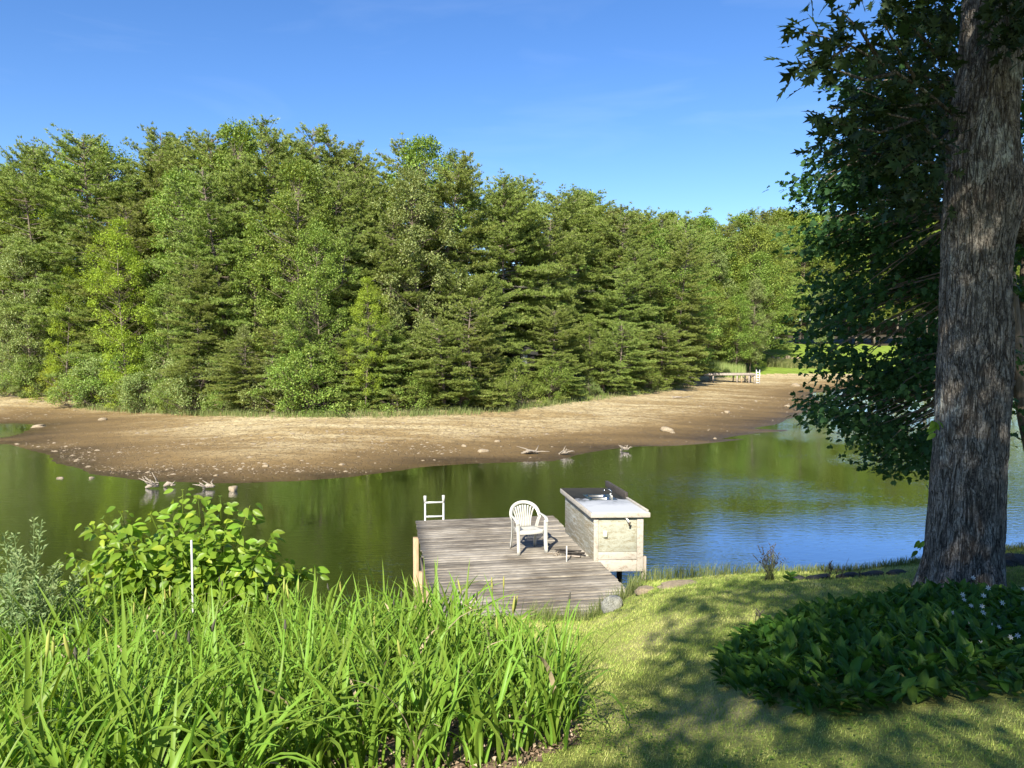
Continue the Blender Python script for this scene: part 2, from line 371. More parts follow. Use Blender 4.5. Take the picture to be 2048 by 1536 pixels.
def mud_mat():
    m, t, o = new_mat('drying_lakebed')
    g = t.nodes.new('ShaderNodeNewGeometry'); sp = t.nodes.new('ShaderNodeSeparateXYZ'); t.links.new(g.outputs['Position'], sp.inputs[0])
    v = coords(t); vs_ = coords(t, (.35, 1.0, 1)); nb = noise(t, vs_, .30, 5, .62, .5); nm = noise(t, vs_, 1.6, 5, .7); nf = noise(t, v, 7, 5, .75)
    hz = mathn(t, 'ADD', sp.outputs['Z'], mathn(t, 'MULTIPLY', mathn(t, 'SUBTRACT', nb, .5), .55))
    col = ramp(t, hz, [(0.0, (.055, .036, .015)), (.10, (.12, .078, .030)), (.30, (.215, .142, .055)), (.56, (.33, .235, .10)), (.88, (.48, .38, .20))])
    pale = mathn(t, 'ADD', mathn(t, 'MULTIPLY', nb, .55), mathn(t, 'MULTIPLY', nm, .45))
    pk = ramp(t, pale, [(.47, (0, 0, 0)), (.56, (1, 1, 1))])
    hm = mathn(t, 'MULTIPLY', mathn(t, 'SUBTRACT', sp.outputs['Z'], .22), 3.0, True)
    pk = mathn(t, 'MULTIPLY', mathn(t, 'MULTIPLY', pk, hm), ramp(t, nf, [(.35, (.25, .25, .25)), (.6, (1, 1, 1))]))
    col = mixc(t, pk, col, (.60, .50, .29)); col = mixc(t, ramp(t, nf, [(.28, (.6, .6, .6)), (.5, (0, 0, 0))]), col, (.14, .09, .038))
    vo = t.nodes.new('ShaderNodeTexVoronoi'); vo.feature = 'DISTANCE_TO_EDGE'; vo.inputs['Scale'].default_value = 2.6; t.links.new(v, vo.inputs['Vector'])
    ck = ramp(t, vo.outputs[0], [(.0, (1, 1, 1)), (.06, (0, 0, 0))])
    col = mixc(t, mathn(t, 'MULTIPLY', mathn(t, 'MULTIPLY', ck, hm), .6), col, (.09, .065, .04))
    p = t.nodes.new('ShaderNodeBsdfPrincipled')
    t.links.new(col, p.inputs['Base Color'])
    t.links.new(ramp(t, sp.outputs['Z'], [(.0, (.35, .35, .35)), (.16, (.92, .92, .92))]), p.inputs['Roughness']); p.inputs['Specular IOR Level'].default_value = .3
    nq = noise(t, v, 2.4, 6, .8); col = mixc(t, ramp(t, nq, [(.42, (.55, .55, .55)), (.5, (0, 0, 0))]), col, (.10, .07, .035)); t.links.new(col, p.inputs['Base Color'])
    hgt = mathn(t, 'ADD', mathn(t, 'MULTIPLY', nf, .6), mathn(t, 'MULTIPLY', ck, -.4))
    t.links.new(bump(t, mathn(t, 'ADD', hgt, nm), .9, .06), p.inputs['Normal'])
    t.links.new(p.outputs[0], o.inputs[0]); return m
M['mud'] = mud_mat()
def water_mat():
    m, t, o = new_mat('pond_water')
    v1 = coords(t, (1.0, 2.6, 1), rot=(0, 0, radians(-14))); v2 = coords(t, (1.3, 3.2, 1), rot=(0, 0, radians(38)))
    a = noise(t, v1, 2.2, 3, .55, .4); b = noise(t, v2, 4.5, 2, .5, .2)
    big = noise(t, coords(t, (.6, 1, 1)), .10, 3, .5)
    amp = ramp(t, big, [(.42, (.22, .22, .22)), (.58, (1, 1, 1))])
    h = mathn(t, 'MULTIPLY', mathn(t, 'ADD', a, mathn(t, 'MULTIPLY', b, .45)), amp)
    nb_ = bump(t, h, .30, .035)
    df = t.nodes.new('ShaderNodeBsdfDiffuse'); df.inputs[0].default_value = (.016, .022, .002, 1)
    gl = t.nodes.new('ShaderNodeBsdfGlossy'); gl.inputs['Roughness'].default_value = .02; gl.inputs[0].default_value = (.86, .90, 1, 1); t.links.new(nb_, gl.inputs['Normal'])
    fr = t.nodes.new('ShaderNodeFresnel'); fr.inputs[0].default_value = 1.5; t.links.new(nb_, fr.inputs['Normal'])
    fk = mathn(t, 'MULTIPLY', fr.outputs[0], 2.1, True)
    mx = t.nodes.new('ShaderNodeMixShader'); t.links.new(fk, mx.inputs[0]); t.links.new(df.outputs[0], mx.inputs[1]); t.links.new(gl.outputs[0], mx.inputs[2]); t.links.new(mx.outputs[0], o.inputs[0])
    return m
M['water'] = water_mat()
def oak_bark():
    m, t, o = new_mat('oak_bark')
    def fissure(sc, zs, wdt, dist):
        n = noise(t, coords(t, (1, 1, zs)), sc, 4, .55, dist)
        d = mathn(t, 'ABSOLUTE', mathn(t, 'SUBTRACT', n, .5))
        return ramp(t, d, [(0, (0, 0, 0)), (wdt, (1, 1, 1))])
    f1 = fissure(13, .16, .045, .9); f2 = fissure(24, .22, .05, 1.4); f3 = fissure(20, 1.1, .022, .6)
    nf = noise(t, coords(t), 34, 6, .75); nb = noise(t, coords(t, (1, 1, .5)), 2.2, 5, .65); nm = noise(t, coords(t, (1, 1, .35)), 7, 4, .6)
    pl = mathn(t, 'MULTIPLY', mathn(t, 'MULTIPLY', f1, mathn(t, 'ADD', mathn(t, 'MULTIPLY', f2, .6), .4)), mathn(t, 'ADD', mathn(t, 'MULTIPLY', f3, .35), .65))
    plate = mixc(t, nm, ramp(t, nf, [(.3, (.15, .125, .10)), (.7, (.30, .265, .22))]), ramp(t, nf, [(.3, (.21, .19, .16)), (.7, (.37, .345, .30))]))
    col = mixc(t, pl, (.040, .032, .025), plate)
    col = mixc(t, mathn(t, 'MULTIPLY', ramp(t, nb, [(.57, (0, 0, 0)), (.64, (1, 1, 1))]), mathn(t, 'MULTIPLY', pl, .7)), col, (.46, .48, .43))
    p = t.nodes.new('ShaderNodeBsdfPrincipled'); p.inputs['Roughness'].default_value = .95; p.inputs['Specular IOR Level'].default_value = .15
    t.links.new(col, p.inputs['Base Color'])
    t.links.new(bump(t, mathn(t, 'ADD', pl, mathn(t, 'MULTIPLY', nf, .4)), 1.0, .02), p.inputs['Normal'])
    t.links.new(p.outputs[0], o.inputs[0]); return m
M['oak_bark'] = oak_bark()

# ------------------------------------------------------------------ terrain functions
SHORE_PX = [(-500, 905), (-60, 896), (0, 889), (95, 908), (105, 925), (190, 950), (300, 962), (450, 966), (600, 963), (700, 955), (850, 935),
            (1000, 925), (1110, 922), (1160, 908), (1200, 900), (1300, 893), (1400, 888), (1500, 877), (1430, 880), (1480, 872), (1590, 860), (1505, 857), (1560, 847),
            (1620, 822), (1645, 806), (1632, 796), (1628, 786), (1700, 780), (1800, 776), (1950, 774), (2100, 776), (2500, 790)]
SHORE = [tuple(atz(a, b, 0)[:2]) for a, b in SHORE_PX]
POLY = [(-400, 60), (-80, 44)] + SHORE + [(150, 80), (420, 70), (600, 3000), (-600, 3000)]
NOTCH = [tuple(atz(a, b, 0)[:2]) for a, b in [(-900, 880), (-300, 886), (-40, 880), (10, 874), (40, 866), (62, 850), (30, 847), (-60, 849), (-400, 852), (-900, 850)]]
def sdist(x, y, poly):
    x = np.asarray(x, float); y = np.asarray(y, float); P = np.array(poly); n = len(P)
    d = np.full(x.shape, 1e9); inside = np.zeros(x.shape, bool)
    for i in range(n):
        a = P[i]; b = P[(i + 1) % n]; ab = b - a
        t = np.clip(((x - a[0]) * ab[0] + (y - a[1]) * ab[1]) / (ab @ ab), 0, 1)
        d = np.minimum(d, np.hypot(x - a[0] - t * ab[0], y - a[1] - t * ab[1]))
        c = ((a[1] > y) != (b[1] > y)) & (x < (b[0] - a[0]) * (y - a[1]) / (b[1] - a[1] + 1e-12) + a[0]); inside ^= c
    return np.where(inside, d, -d)
def sfar(x, y):
    s = sdist(x, y, POLY); k = sdist(x, y, NOTCH)
    return np.minimum(s, -k * 1.0)
def h_far(x, y, s=None):
    if s is None: s = sfar(x, y)
    z = np.where(s < 0, np.maximum(s * .14, -2.2), np.where(s < 16, s * .06, np.minimum(.96 + .115 * (s - 16), 5.2 + .0 * s)))
    z = z + np.clip((s - 70) * .03, 0, 9)
    z = z + np.clip(s / 6, 0, 1) * (.07 * n2(x, y, .25, 3) + .035 * n2(x, y, .9, 4)) + np.clip(1 - abs(s) / 4, 0, 1) * .03 * n2(x, y, .5, 9)
    return z
def h_near(x, y):
    x = np.asarray(x, float); y = np.asarray(y, float)
    yy = np.maximum(y, 1.5)
    z = 3.4 - .242 * (yy - 1.5)
    tx = np.interp(x, [-20, -6, 1.0, 2.0, 3.0, 4.65, 6.65, 12, 30], [-.2, 0, 0, .38, .5, .6, .86, 1.3, 1.6])
    z = z + tx * np.clip(y / 8, 0, 1.1)
    yb = np.interp(x, [-30, -5, -1.6, -1.2, 1.3, 1.7, 1.85, 3, 5, 6.65, 12, 30], [9.0, 9.2, 10.0, 10.75, 10.85, 11.4, 11.9, 11.3, 10.4, 10.3, 10.0, 9.5])
    yb = yb + .12 * n2(x, y * 0, 1.6, 5)
    over = np.maximum(y - yb, 0)
    z = z + .03 * n2(x, y, .8, 1) + .012 * n2(x, y, 3.2, 2)
    z = z - over * 1.3 - np.minimum(over, .25) * 1.2
    return np.maximum(z, -2.0)
def ground(x, y):
    x = np.asarray(x, float); y = np.asarray(y, float)
    return np.where(y < 20, h_near(x, y), h_far(x, y))
def hit(px, py, near=True):
    d = ray(px, py); t = np.linspace(2, 18, 1600) if near else np.linspace(20, 260, 4800)
    x = d[0] * t; y = d[1] * t; z = EYE + d[2] * t
    g = h_near(x, y) if near else h_far(x, y)
    k = np.argmax(z <= g)
    if z[k] > g[k]: k = len(t) - 1
    return np.array([x[k], y[k], float(g[k])])

def grid(name, xs, ys, hf, mat, kind='structure', keep=None, dz=0):
    X, Y = np.meshgrid(xs, ys); Z = hf(X, Y) + dz; V = np.stack([X, Y, Z], -1).reshape(-1, 3)
    nx = len(xs); i, j = np.meshgrid(np.arange(nx - 1), np.arange(len(ys) - 1)); b = (j * nx + i)
    Q = np.stack([b, b + 1, b + nx + 1, b + nx], -1).reshape(-1, 4)
    if keep is not None:
        cx = V[Q].mean(1); Q = Q[keep(cx[:, 0], cx[:, 1])]
        used = np.unique(Q); mp = np.zeros(len(V), int); mp[used] = np.arange(len(used)); V = V[used]; Q = mp[Q]
    me = mk_mesh(name, V, Q, mat, True); return tag(link(name, me), kind=kind)

# flower bed outline and lily patch outline (ground plan)
BED = [(-2.0, 2.3), (-1.35, 2.9), (-.85, 3.45), (-.15, 3.8), (.46, 4.3), (.42, 5.5), (.1, 6.8), (-.6, 7.5), (-2, 7.6), (-3.4, 7.4), (-4.9, 7.0), (-5.4, 6), (-4.2, 3.6), (-2.6, 2.0)]
SOIL = [(-2.6, 1.6), (-1.1, 2.7), (-.7, 2.9), (-.25, 3.6), (.35, 4.4), (.40, 6), (.0, 7.6), (-1.4, 9.4), (-6, 9.0), (-7, 6), (-5, 1.5)]
LILY_PX = [(1432, 1335), (1500, 1268), (1600, 1236), (1720, 1215), (1850, 1192), (2060, 1200), (2080, 1400), (1900, 1410), (1760, 1432), (1640, 1440), (1530, 1420), (1450, 1380)]
LILY = [tuple(hit(a, b)[:2]) for a, b in LILY_PX]

grid('lawn', np.concatenate([np.arange(-40, -8, 2), np.arange(-8, 12, .125), np.arange(12, 41, 2)]),
     np.concatenate([np.arange(-40, 1, 2), np.arange(1, 14.01, .125)]), h_near, M['lawn'], keep=lambda x, y: sdist(x, y, SOIL) < .06)
grid('garden_soil', np.arange(-8, 1.01, .08), np.arange(1.4, 9.6, .08), h_near, M['soil'], keep=lambda x, y: sdist(x, y, SOIL) >= -.06, dz=.004)
fx = np.concatenate([np.arange(-130, -50, 4), np.arange(-50, 60, .7), np.arange(60, 150, 3)])
fy = np.concatenate([np.arange(19, 70, .35), np.arange(70, 130, .9), np.arange(130, 260, 5)])
def zone(x, y):
    s = sfar(x, y); px = 1024 + x / y * F
    line = np.interp(px, [-2000, 0, 1200, 1380, 1400, 1500, 1530, 1640, 1700, 2600], [14.5, 14.5, 13, 13, 17, 18, 17, 17, 16.5, 16])
    lawn = (s > line) & (px > 1500) & (s < 52) & (y > 80)
    forest = (s > line + np.where(px < 1380, 3.0, 0)) & ~lawn
    return lawn, forest
grid('mudflat', fx, fy, h_far, M['mud'], keep=lambda x, y: ~(zone(x, y)[0] | zone(x, y)[1]))
grid('far_lawn', fx, fy, h_far, M['far_lawn'], keep=lambda x, y: zone(x, y)[0])
grid('forest_floor', fx, fy, h_far, M['forest_floor'], keep=lambda x, y: zone(x, y)[1])
xs = np.array([-3000, -1200, -500, -250, -130, -60, 0, 60, 147, 250, 500, 1200, 3000.]); ys = np.array([250, 400, 700, 1300, 3000.])
grid('distant_ground', xs, ys, lambda x, y: 13.0 + (y - 255) * .004 + 0 * x, M['forest_floor'])
grid('side_ground', np.array([-3000, -800, -300, -129.]), np.array([40, 70, 120, 255, 420.]), lambda x, y: 0 * x + np.interp(y, [40, 70, 420], [-.3, 3, 12.]), M['forest_floor'])
V = np.array([[-700, 8.5, 0], [700, 8.5, 0], [700, 260, 0], [-700, 260, 0]])
tag(link('pond_water', mk_mesh('pond_water', V, np.array([[0, 1, 2, 3]]), M['water'])), kind='structure')

# ------------------------------------------------------------------ tree kits
TUFTS = [tuft_template(7, s) for s in (1, 2, 3)]
def pine_kit(seed, H=16, cb=.18, width=3.7, lean=.6, dens=1.15, L=.21):
    rr = np.random.default_rng(seed)
    zz = np.linspace(0, H, 14); ph = rr.uniform(0, 6, 2)
    path = np.stack([lean * np.sin(zz / H * 2.2 + ph[0]) - lean * sin(ph[0]), lean * .7 * np.sin(zz / H * 2.6 + ph[1]) - lean * .7 * sin(ph[1]), zz], 1)
    tr = Acc(); tr.tube(path, np.interp(zz, [0, H], [.17, .02]), 7); dead = Acc()
    at = lambda z: np.array([np.interp(z, zz, path[:, k]) for k in range(3)])
    C = []; A = []; Nn = []; z = H * .06
    while z < H - .3:
        t = z / H; base = at(z)
        for q in range(rr.integers(3, 6)):
            az = rr.uniform(0, 2 * pi)
            live = t > cb and rr.random() < .93
            prof = np.interp(t, [0, cb, .45, .75, .9, 1], [1.0, .95, 1.05, .86, .52, .16]) * width * rr.uniform(.5, 1.2)
            if not live: prof *= .6
            d = np.array([cos(az), sin(az), 0]); sd_ = np.array([-d[1], d[0], 0])
            rise = np.interp(t, [0, .5, .85, 1], [-.18, .02, .35, .9]) + rr.normal() * .10
            k = 7; u = np.linspace(0, 1, k)
            bp = base + np.outer(u * prof, d) + np.outer((rise * u - .12 * u * u * (1 if t < .6 else 0)) * prof + .10 * u ** 4 * prof, [0, 0, 1]) + np.outer(np.sin(u * 3 + rr.uniform(0, 6)) * .08 * prof, sd_)
            (tr if live else dead).tube(bp, np.linspace(.032 if live else .02, .006, k), 3, cap=False)
            ns = int((19 if live else 4) * prof / 2.5 * dens) + 2
            for s_ in range(ns):
                uu = rr.uniform(.22 if live else .3, 1); p0 = np.array([np.interp(uu, u, bp[:, c]) for c in range(3)])
                side = rr.choice([-1, 1]); sl = prof * rr.uniform(.14, .36) * (1.15 - uu * .7)
                dd = norm(d * rr.uniform(.35, 1.0) + sd_ * side * rr.uniform(.3, 1) + np.array([0, 0, rr.uniform(-.12, .28)]))
                p1 = p0 + dd * sl + np.array([0, 0, -.05 * sl])
                if live:
                    if s_ % 4 == 0: dead.tube([p0, (p0 + p1) / 2 + rr.normal(size=3) * .03, p1], [.009, .007, .004], 3, cap=False)
                    m_ = max(2, int(sl / .08)); tt = np.linspace(.25, 1.05, m_)[:, None]
                    pts = p0 + (p1 - p0) * tt + rr.normal(size=(m_, 3)) * np.array([.06, .06, .022])
                    C.append(pts); A.append(np.repeat(dd[None], m_, 0) + rr.normal(size=(m_, 3)) * .35 + [0, 0, .25]); Nn.append(np.repeat([[0, 0, 1.0]], m_, 0) + rr.normal(size=(m_, 3)) * .2)
                else:
                    p1 = p0 + dd * sl * 1.5 + np.array([0, 0, -.25 * sl])
                    dead.tube([p0, (p0 + p1) / 2 + rr.normal(size=3) * .04, p1], [.009, .007, .003], 3, cap=False)
        z += rr.uniform(.26, .5) * (1 - .35 * t)
    C = np.concatenate(C); A = np.concatenate(A); Nn = np.concatenate(Nn)
    VV = []; FF = []; n = 0
    for g in range(3):
        sel = np.arange(len(C)) % 3 == g; v, f = scatter(*TUFTS[g], C[sel], A[sel], Nn[sel], L * rr.uniform(.75, 1.2, sel.sum()))
        VV.append(v); FF.append(f + n); n += len(v)
    return dict(H=H, parts=[('trunk', tr.mesh('pine_trunk', M['bark_grey'], True)), ('crown', mk_mesh('pine_crown', np.concatenate(VV), np.concatenate(FF), M['pine'])),
                            ('bare_twigs', dead.mesh('pine_twigs', M['twig']))])

def broad_kit(seed, H=14, cb=.14, rad=3.2, ncl=190, per=120, leaf=.145, mat='leaf_mid', bark='bark_grey', trunk_r=.10, flat=.75, cl_r=.55, shape='egg', tmpl=LEAF4, zlow=None):
    rr = np.random.default_rng(seed); tr = Acc()
    zz = np.linspace(0, H * .9, 10); ph = rr.uniform(0, 6)
    path = np.stack([.35 * np.sin(zz / H * 3 + ph) - .35 * sin(ph), .3 * np.sin(zz / H * 2.4 + ph * 2) - .3 * sin(ph * 2), zz], 1)
    tr.tube(path, np.interp(zz, [0, H * .9], [trunk_r, .03]), 8)
    at = lambda z: np.array([np.interp(z, zz, path[:, k]) for k in range(3)])
    z0 = H * cb; CL = []
    lob = rr.uniform(0, 6, 4)
    while len(CL) < ncl:
        u = rr.uniform(0, 1); az = rr.uniform(0, 2 * pi)
        pr = np.interp(u, [0, .12, .35, .65, .85, 1], [.55, .82, 1.0, .88, .6, .14]) if shape == 'egg' else np.interp(u, [0, .1, .5, .85, 1], [.85, 1, .95, .6, .15])
        rmax = rad * pr * (1 + .22 * sin(3 * az + lob[0] + 3 * u) + .15 * sin(5 * az + lob[1] - 6 * u))
        r = rmax * (rr.uniform(.12, 1) ** .5)
        CL.append(at(z0 + u * (H - z0)) * [1, 1, 0] + np.array([r * cos(az), r * sin(az), z0 + u * (H - z0)]))
    CL = np.array(CL); Cc = []; Aa = []; Nn = []
    for c in CL:
        zb = max(H * cb * .7, c[2] - rr.uniform(.5, 1.0) * np.hypot(c[0], c[1]) * .8); zb = min(zb, H * .85); b = at(zb)
        mid = b * .45 + c * .55 + np.array([0, 0, -.12]) + rr.normal(size=3) * .12
        tr.tube([b, mid, c], [.028, .016, .006], 3, cap=False)
        m_ = int(per * rr.uniform(.7, 1.3)); rx = cl_r * rr.uniform(.7, 1.35)
        q = norm(rr.normal(size=(m_, 3))) * (rr.uniform(0, 1, (m_, 1)) ** .45) * [rx, rx, rx * flat]
        Cc.append(c + q)
        out = norm(q / [1, 1, flat] + (c - [b[0], b[1], zb]) * .25)
        Aa.append(norm(out + rr.normal(size=(m_, 3)) * .6 + [0, 0, -.35])); Nn.append(norm(out * .6 + rr.normal(size=(m_, 3)) * .45 + [0, 0, .8]))
    Cc = np.concatenate(Cc); v, f = scatter(*tmpl, Cc, np.concatenate(Aa), np.concatenate(Nn), leaf * rr.uniform(.7, 1.25, len(Cc)))
    return dict(H=H, parts=[('trunk', tr.mesh('broadleaf_trunk', M[bark], True)), ('crown', mk_mesh('broadleaf_crown', v, f, M[mat]))])

def place(kit, name, label, cat, loc, H, group, rz=None, wide=1.0):
    s = H / kit['H']; r = thing(name, label, cat, loc, R.uniform(0, 6.28) if rz is None else rz, group); r.scale = (s * wide, s * wide, s)
    for n_, me in kit['parts']:
        c_ = link(n_, me, r)
        if n_ in ('crown', 'bare_twigs'): c_['kind'] = 'stuff'
    return r

PINES = [pine_kit(101, cb=.10), pine_kit(102, cb=.08, width=4.1), pine_kit(103, cb=.2, width=3.4, lean=.9), pine_kit(104, cb=.05, width=4.4, H=13), pine_kit(105, cb=.15, width=3.5, dens=1.1)]
DROOP = pine_kit(106, H=9, cb=.04, width=3.0, dens=1.1)
BROAD = [broad_kit(201), broad_kit(202, ncl=190, rad=2.9, mat='leaf_grey', leaf=.15), broad_kit(203, rad=2.5, ncl=150, mat='leaf_lime', leaf=.14), broad_kit(204, cb=.05, rad=3.1, ncl=200)]
SHRUB = [broad_kit(301, H=3.2, cb=.02, rad=1.9, ncl=60, per=110, leaf=.10, shape='dome', cl_r=.42, trunk_r=.05),
         broad_kit(302, H=2.4, cb=.0, rad=1.7, ncl=50, per=110, leaf=.09, shape='dome', cl_r=.4, mat='leaf_lime', trunk_r=.05),
         broad_kit(303, H=3.6, cb=.02, rad=2.0, ncl=60, per=120, leaf=.11, shape='dome', cl_r=.45, mat='leaf_grey', trunk_r=.05)]
FARB = [broad_kit(401, H=17, cb=.3, rad=4.6, ncl=190, per=90, leaf=.24, mat='leaf_far', cl_r=.9), broad_kit(402, H=17, cb=.22, rad=4.2, ncl=190, per=90, leaf=.22, mat='leaf_mid', cl_r=.85)]
TALL = broad_kit(403, H=19, cb=.42, rad=3.8, ncl=150, per=90, leaf=.22, mat='leaf_mid', bark='bark_pale', cl_r=.8, trunk_r=.28)

TALL2 = broad_kit(404, H=19, cb=.3, rad=4.2, ncl=170, per=90, leaf=.22, mat='leaf_far', cl_r=.85, trunk_r=.22)

SKYX = [-900, -200, 0, 60, 100, 200, 270, 330, 380, 440, 480, 540, 600, 640, 700, 760, 825, 860, 900, 960, 1030, 1100, 1190, 1215, 1250, 1300, 1350, 1400, 1450, 1500, 1600, 1700, 1800, 2100, 3000]
SKYY = [330, 320, 318, 305, 288, 276, 272, 252, 262, 250, 244, 238, 262, 252, 308, 298, 274, 290, 308, 345, 352, 356, 395, 420, 424, 430, 438, 444, 436, 426, 430, 432, 428, 425, 425]
TLX = [-900, -200, 0, 100, 150, 250, 400, 600, 800, 900, 1000, 1050, 1120, 1200, 1300, 1380, 1400, 1540, 1560, 3000]
TLY = [775, 780, 795, 800, 815, 822, 830, 832, 830, 826, 822, 815, 806, 797, 784, 774, 745, 738, 700, 700]
placed = []
def free(x, y, d):
    for a, b, c in placed:
        if (a - x) ** 2 + (b - y) ** 2 < (max(d, c) * .5 + min(d, c) * .5) ** 2: return False
    placed.append((x, y, d)); return True
BAND = ['wood above far left mud', 'wood above left mud', 'wood above driftwood and ladder', 'wood above the white chair', 'wood above the sink cabinet', 'wood next to the far lawn']
def band(px): return BAND[int(np.clip((px + 100) / 330, 0, 5))]
def front_y(px):  # distance of the tree line on the ground
    return hit(px, np.interp(px, TLX, TLY), False)
cache = {}
def fy_at(px):
    k = int(px // 20) * 20
    if k not in cache: cache[k] = front_y(k + 10)[1]
    return cache[k]
# shrubs that fringe the wood
for px in np.arange(-160, 1400, 29):
    px = px + R.uniform(-8, 8); d = fy_at(px) + R.uniform(.9, 2.2); x = (px - 1024) / F * d
    if 1028 < px < 1062: continue
    k = R.choice([0, 0, 1, 2, 2]) if px < 900 else R.choice([0, 0, 0, 2])
    hh = R.uniform(2.0, 4.0) * (1.0 if px < 900 else .75)
    kind = ['mid green', 'lime green', 'silvery green'][k]
    if px > 380 and R.random() < .5:
        place(DROOP, 'pine_tree', f'low sweeping pine fringing the {band(px)}', 'tree', (x, d + .8, ground(x, d + .8) - .1), R.uniform(3.2, 6.0), 'low pines fringing the wood', wide=R.uniform(1.1, 1.5)); continue
    place(SHRUB[k], 'shrub', f'{kind} leafy shrub fringing the {band(px)}', 'shrub', (x, d, ground(x, d) - .1), hh, f'{kind} shrubs fringing the wood', wide=R.uniform(.9, 1.25))
d = fy_at(1045) + 1.6; x = 21 / F * d
place(SHRUB[0], 'shrub', 'low leafy shrub in front of the white cabin glimpsed in the wood', 'shrub', (x, d, ground(x, d) - .1), 2.9, None)
# the drooping pine that hangs over the mud, middle
p = hit(950, 822, False); placed.append((p[0], p[1] + 1.2, 3))
place(DROOP, 'pine_tree', 'low grey-green pine with drooping boughs hanging over the mud behind the chair', 'tree', (p[0], p[1] + 1.4, p[2]), 7.0, None, wide=1.15)
p = hit(1350, 776, False)
place(DROOP, 'pine_tree', 'low pine whose boughs sweep over the mud left of the far dock', 'tree', (p[0] - 1.0, p[1] + 1.2, p[2]), 9.0, None, wide=1.2)
# bright young broadleaf trees standing in front of the pines
for px, ytop, k, dd, lab in [(255, 450, 2, 1.2, 'bright lime young maple rising in front of the dark pines, left side'),
                       (60, 480, 1, 1.6, 'silvery green broadleaf tree at the far left of the wood'), (650, 450, 0, 3.0, 'dark glossy broadleaf tree among the pines left of centre'),
                       (130, 540, 2, 1.5, 'lower lime green tree between the silvery tree and the bright maple'), (1420, 500, 1, 5, 'pale grey-green rounded tree behind the reeds'),
                       (1440, 610, 2, 3, 'yellow-green low tree above the reeds'), (730, 560, 2, 1.4, 'small bright sapling in the wood right of the dark glossy tree')]:
    d = fy_at(px) + dd; x = (px - 1024) / F * d; g = float(ground(x, d)); placed.append((x, d, 2.4))
    place(BROAD[k], 'broadleaf_tree', lab, 'tree', (x, d, g), EYE + (690 - ytop) / F * d - g, None, wide=.95)
# the wood itself
rows = [(3.2, 2.2, .45, .72), (5.8, 2.6, .1, .45), (9.0, 2.8, .0, .22), (12.5, 3.0, 0, .1), (16.5, 3.4, 0, .05), (21, 4, 0, .04)]
for ri, (dd, sp, lo, hi) in enumerate(rows):
    step = sp * 1.0 / 50 * F
    for px in np.arange(-240 + ri * 17, 1400, step * .95):
        px = px + R.uniform(-.3, .3) * step; d = fy_at(px) + dd + R.uniform(-1.2, 1.2)
        x = (px - 1024) / F * d
        if 1022 < px < 1068 and dd < 5: continue
        if not free(x, d, sp * .8): continue
        ys_ = np.interp(px, SKYX, SKYY); base = np.interp(px, TLX, TLY)
        top = ys_ + (base - ys_) * R.uniform(lo, hi) + 4
        g = float(ground(x, d)); H = EYE + (690 - top) / F * d - g
        if H < 4: continue
        if R.random() < (.70 if px > 200 else .5):
            k = R.choice([0, 1, 2, 4]) if H > 10 else R.choice([3, 1, 3])
            place(PINES[k], 'pine_tree', f"{'tall' if H > 12 else 'medium'} pine, {['front','second','third','fourth','fifth','rear'][ri]} rank, {band(px)}", 'tree', (x, d, g), H, 'pines of the wood across the pond', wide=R.uniform(.85, 1.15))
        else:
            k = R.choice([0, 0, 3, 1] if px > 200 else [0, 1, 3, 2])
            place(BROAD[k], 'broadleaf_tree', f"leafy green tree, {['front','second','third','fourth','fifth','rear'][ri]} rank, {band(px)}", 'tree', (x, d, g), H, 'broadleaf trees of the wood across the pond', wide=R.uniform(.8, 1.05))
# behind the reeds and the far lawn: px 1380..1540 at 95..125 m, and the wood beyond the lawn
for ri, dd in enumerate((4, 9, 15, 22, 30, 38)):
    for px in np.arange(1170, 1512, 34):
        px = px + R.uniform(-12, 12); d = (98 if px > 1390 else 82) + dd; x = (px - 1024) / F * d; g = float(ground(x, d))
        if not free(x, d, 3): continue
        top = np.interp(px, SKYX, SKYY) + [150, 95, 55, 25, 5, 0][ri] * R.uniform(.6, 1.1); H = EYE + (690 - top) / F * d - g
        k = R.choice([0, 1]); isp = R.random() < .3
        place(PINES[R.choice([1, 3])] if isp else FARB[k], 'pine_tree' if isp else 'broadleaf_tree', f"{'pine' if isp else 'round-crowned tree'} in the far wood behind the reeds, {['front','second','third','fourth','fifth','rear'][ri]} rank", 'tree', (x, d, g), H, 'trees behind the reeds', wide=R.uniform(.9, 1.2))
for ri, dd in enumerate((0, 6, 12, 19, 27)):
    for px in np.arange(1545, 2700, 52):
        px = px + R.uniform(-16, 16); d = 142 + dd + R.uniform(-1.5, 1.5); x = (px - 1024) / F * d; g = float(ground(x, d))
        if not free(x, d, 3): continue
        top = np.interp(px, SKYX, SKYY) + [90, 40, 20, 5, 0][ri] * R.uniform(.5, 1.2); H = EYE + (690 - top) / F * d - g
        k = FARB[R.choice([0, 1])]
        place(TALL2 if ri == 0 else k, 'broadleaf_tree', f"full-grown tree beyond the far lawn, {['lawn-edge','second','third','fourth','rear'][ri]} rank, {'left' if px < 1700 else 'behind the big oak'}", 'tree', (x, d, g), H, 'trees beyond the far lawn', wide=R.uniform(.95, 1.3))
# named trees by the lawn
d = 138; x = (1548 - 1024) / F * d
place(TALL, 'broadleaf_tree', 'tall tree with straight pale bare trunk at left edge of far lawn', 'tree', (x, d, ground(x, d)), 17, None)
for px, ytop, lab, k in [(1500, 560, 'dense low tree leaning over the left side of far lawn', 1), (1468, 600, 'bushy tree behind the right half of the reeds', 3), (1512, 655, 'dark bush touching the left end of the stone row', 0), (1640, 560, 'spreading dogwood-like tree at the back of the far lawn', 1)]:
    d = 104 if px < 1530 else 134; x = (px - 1024) / F * d; g = float(ground(x, d))
    place(BROAD[3 if k == 3 else k], 'broadleaf_tree', lab, 'tree', (x, d, g), EYE + (690 - ytop) / F * d - g, None, wide=.95)

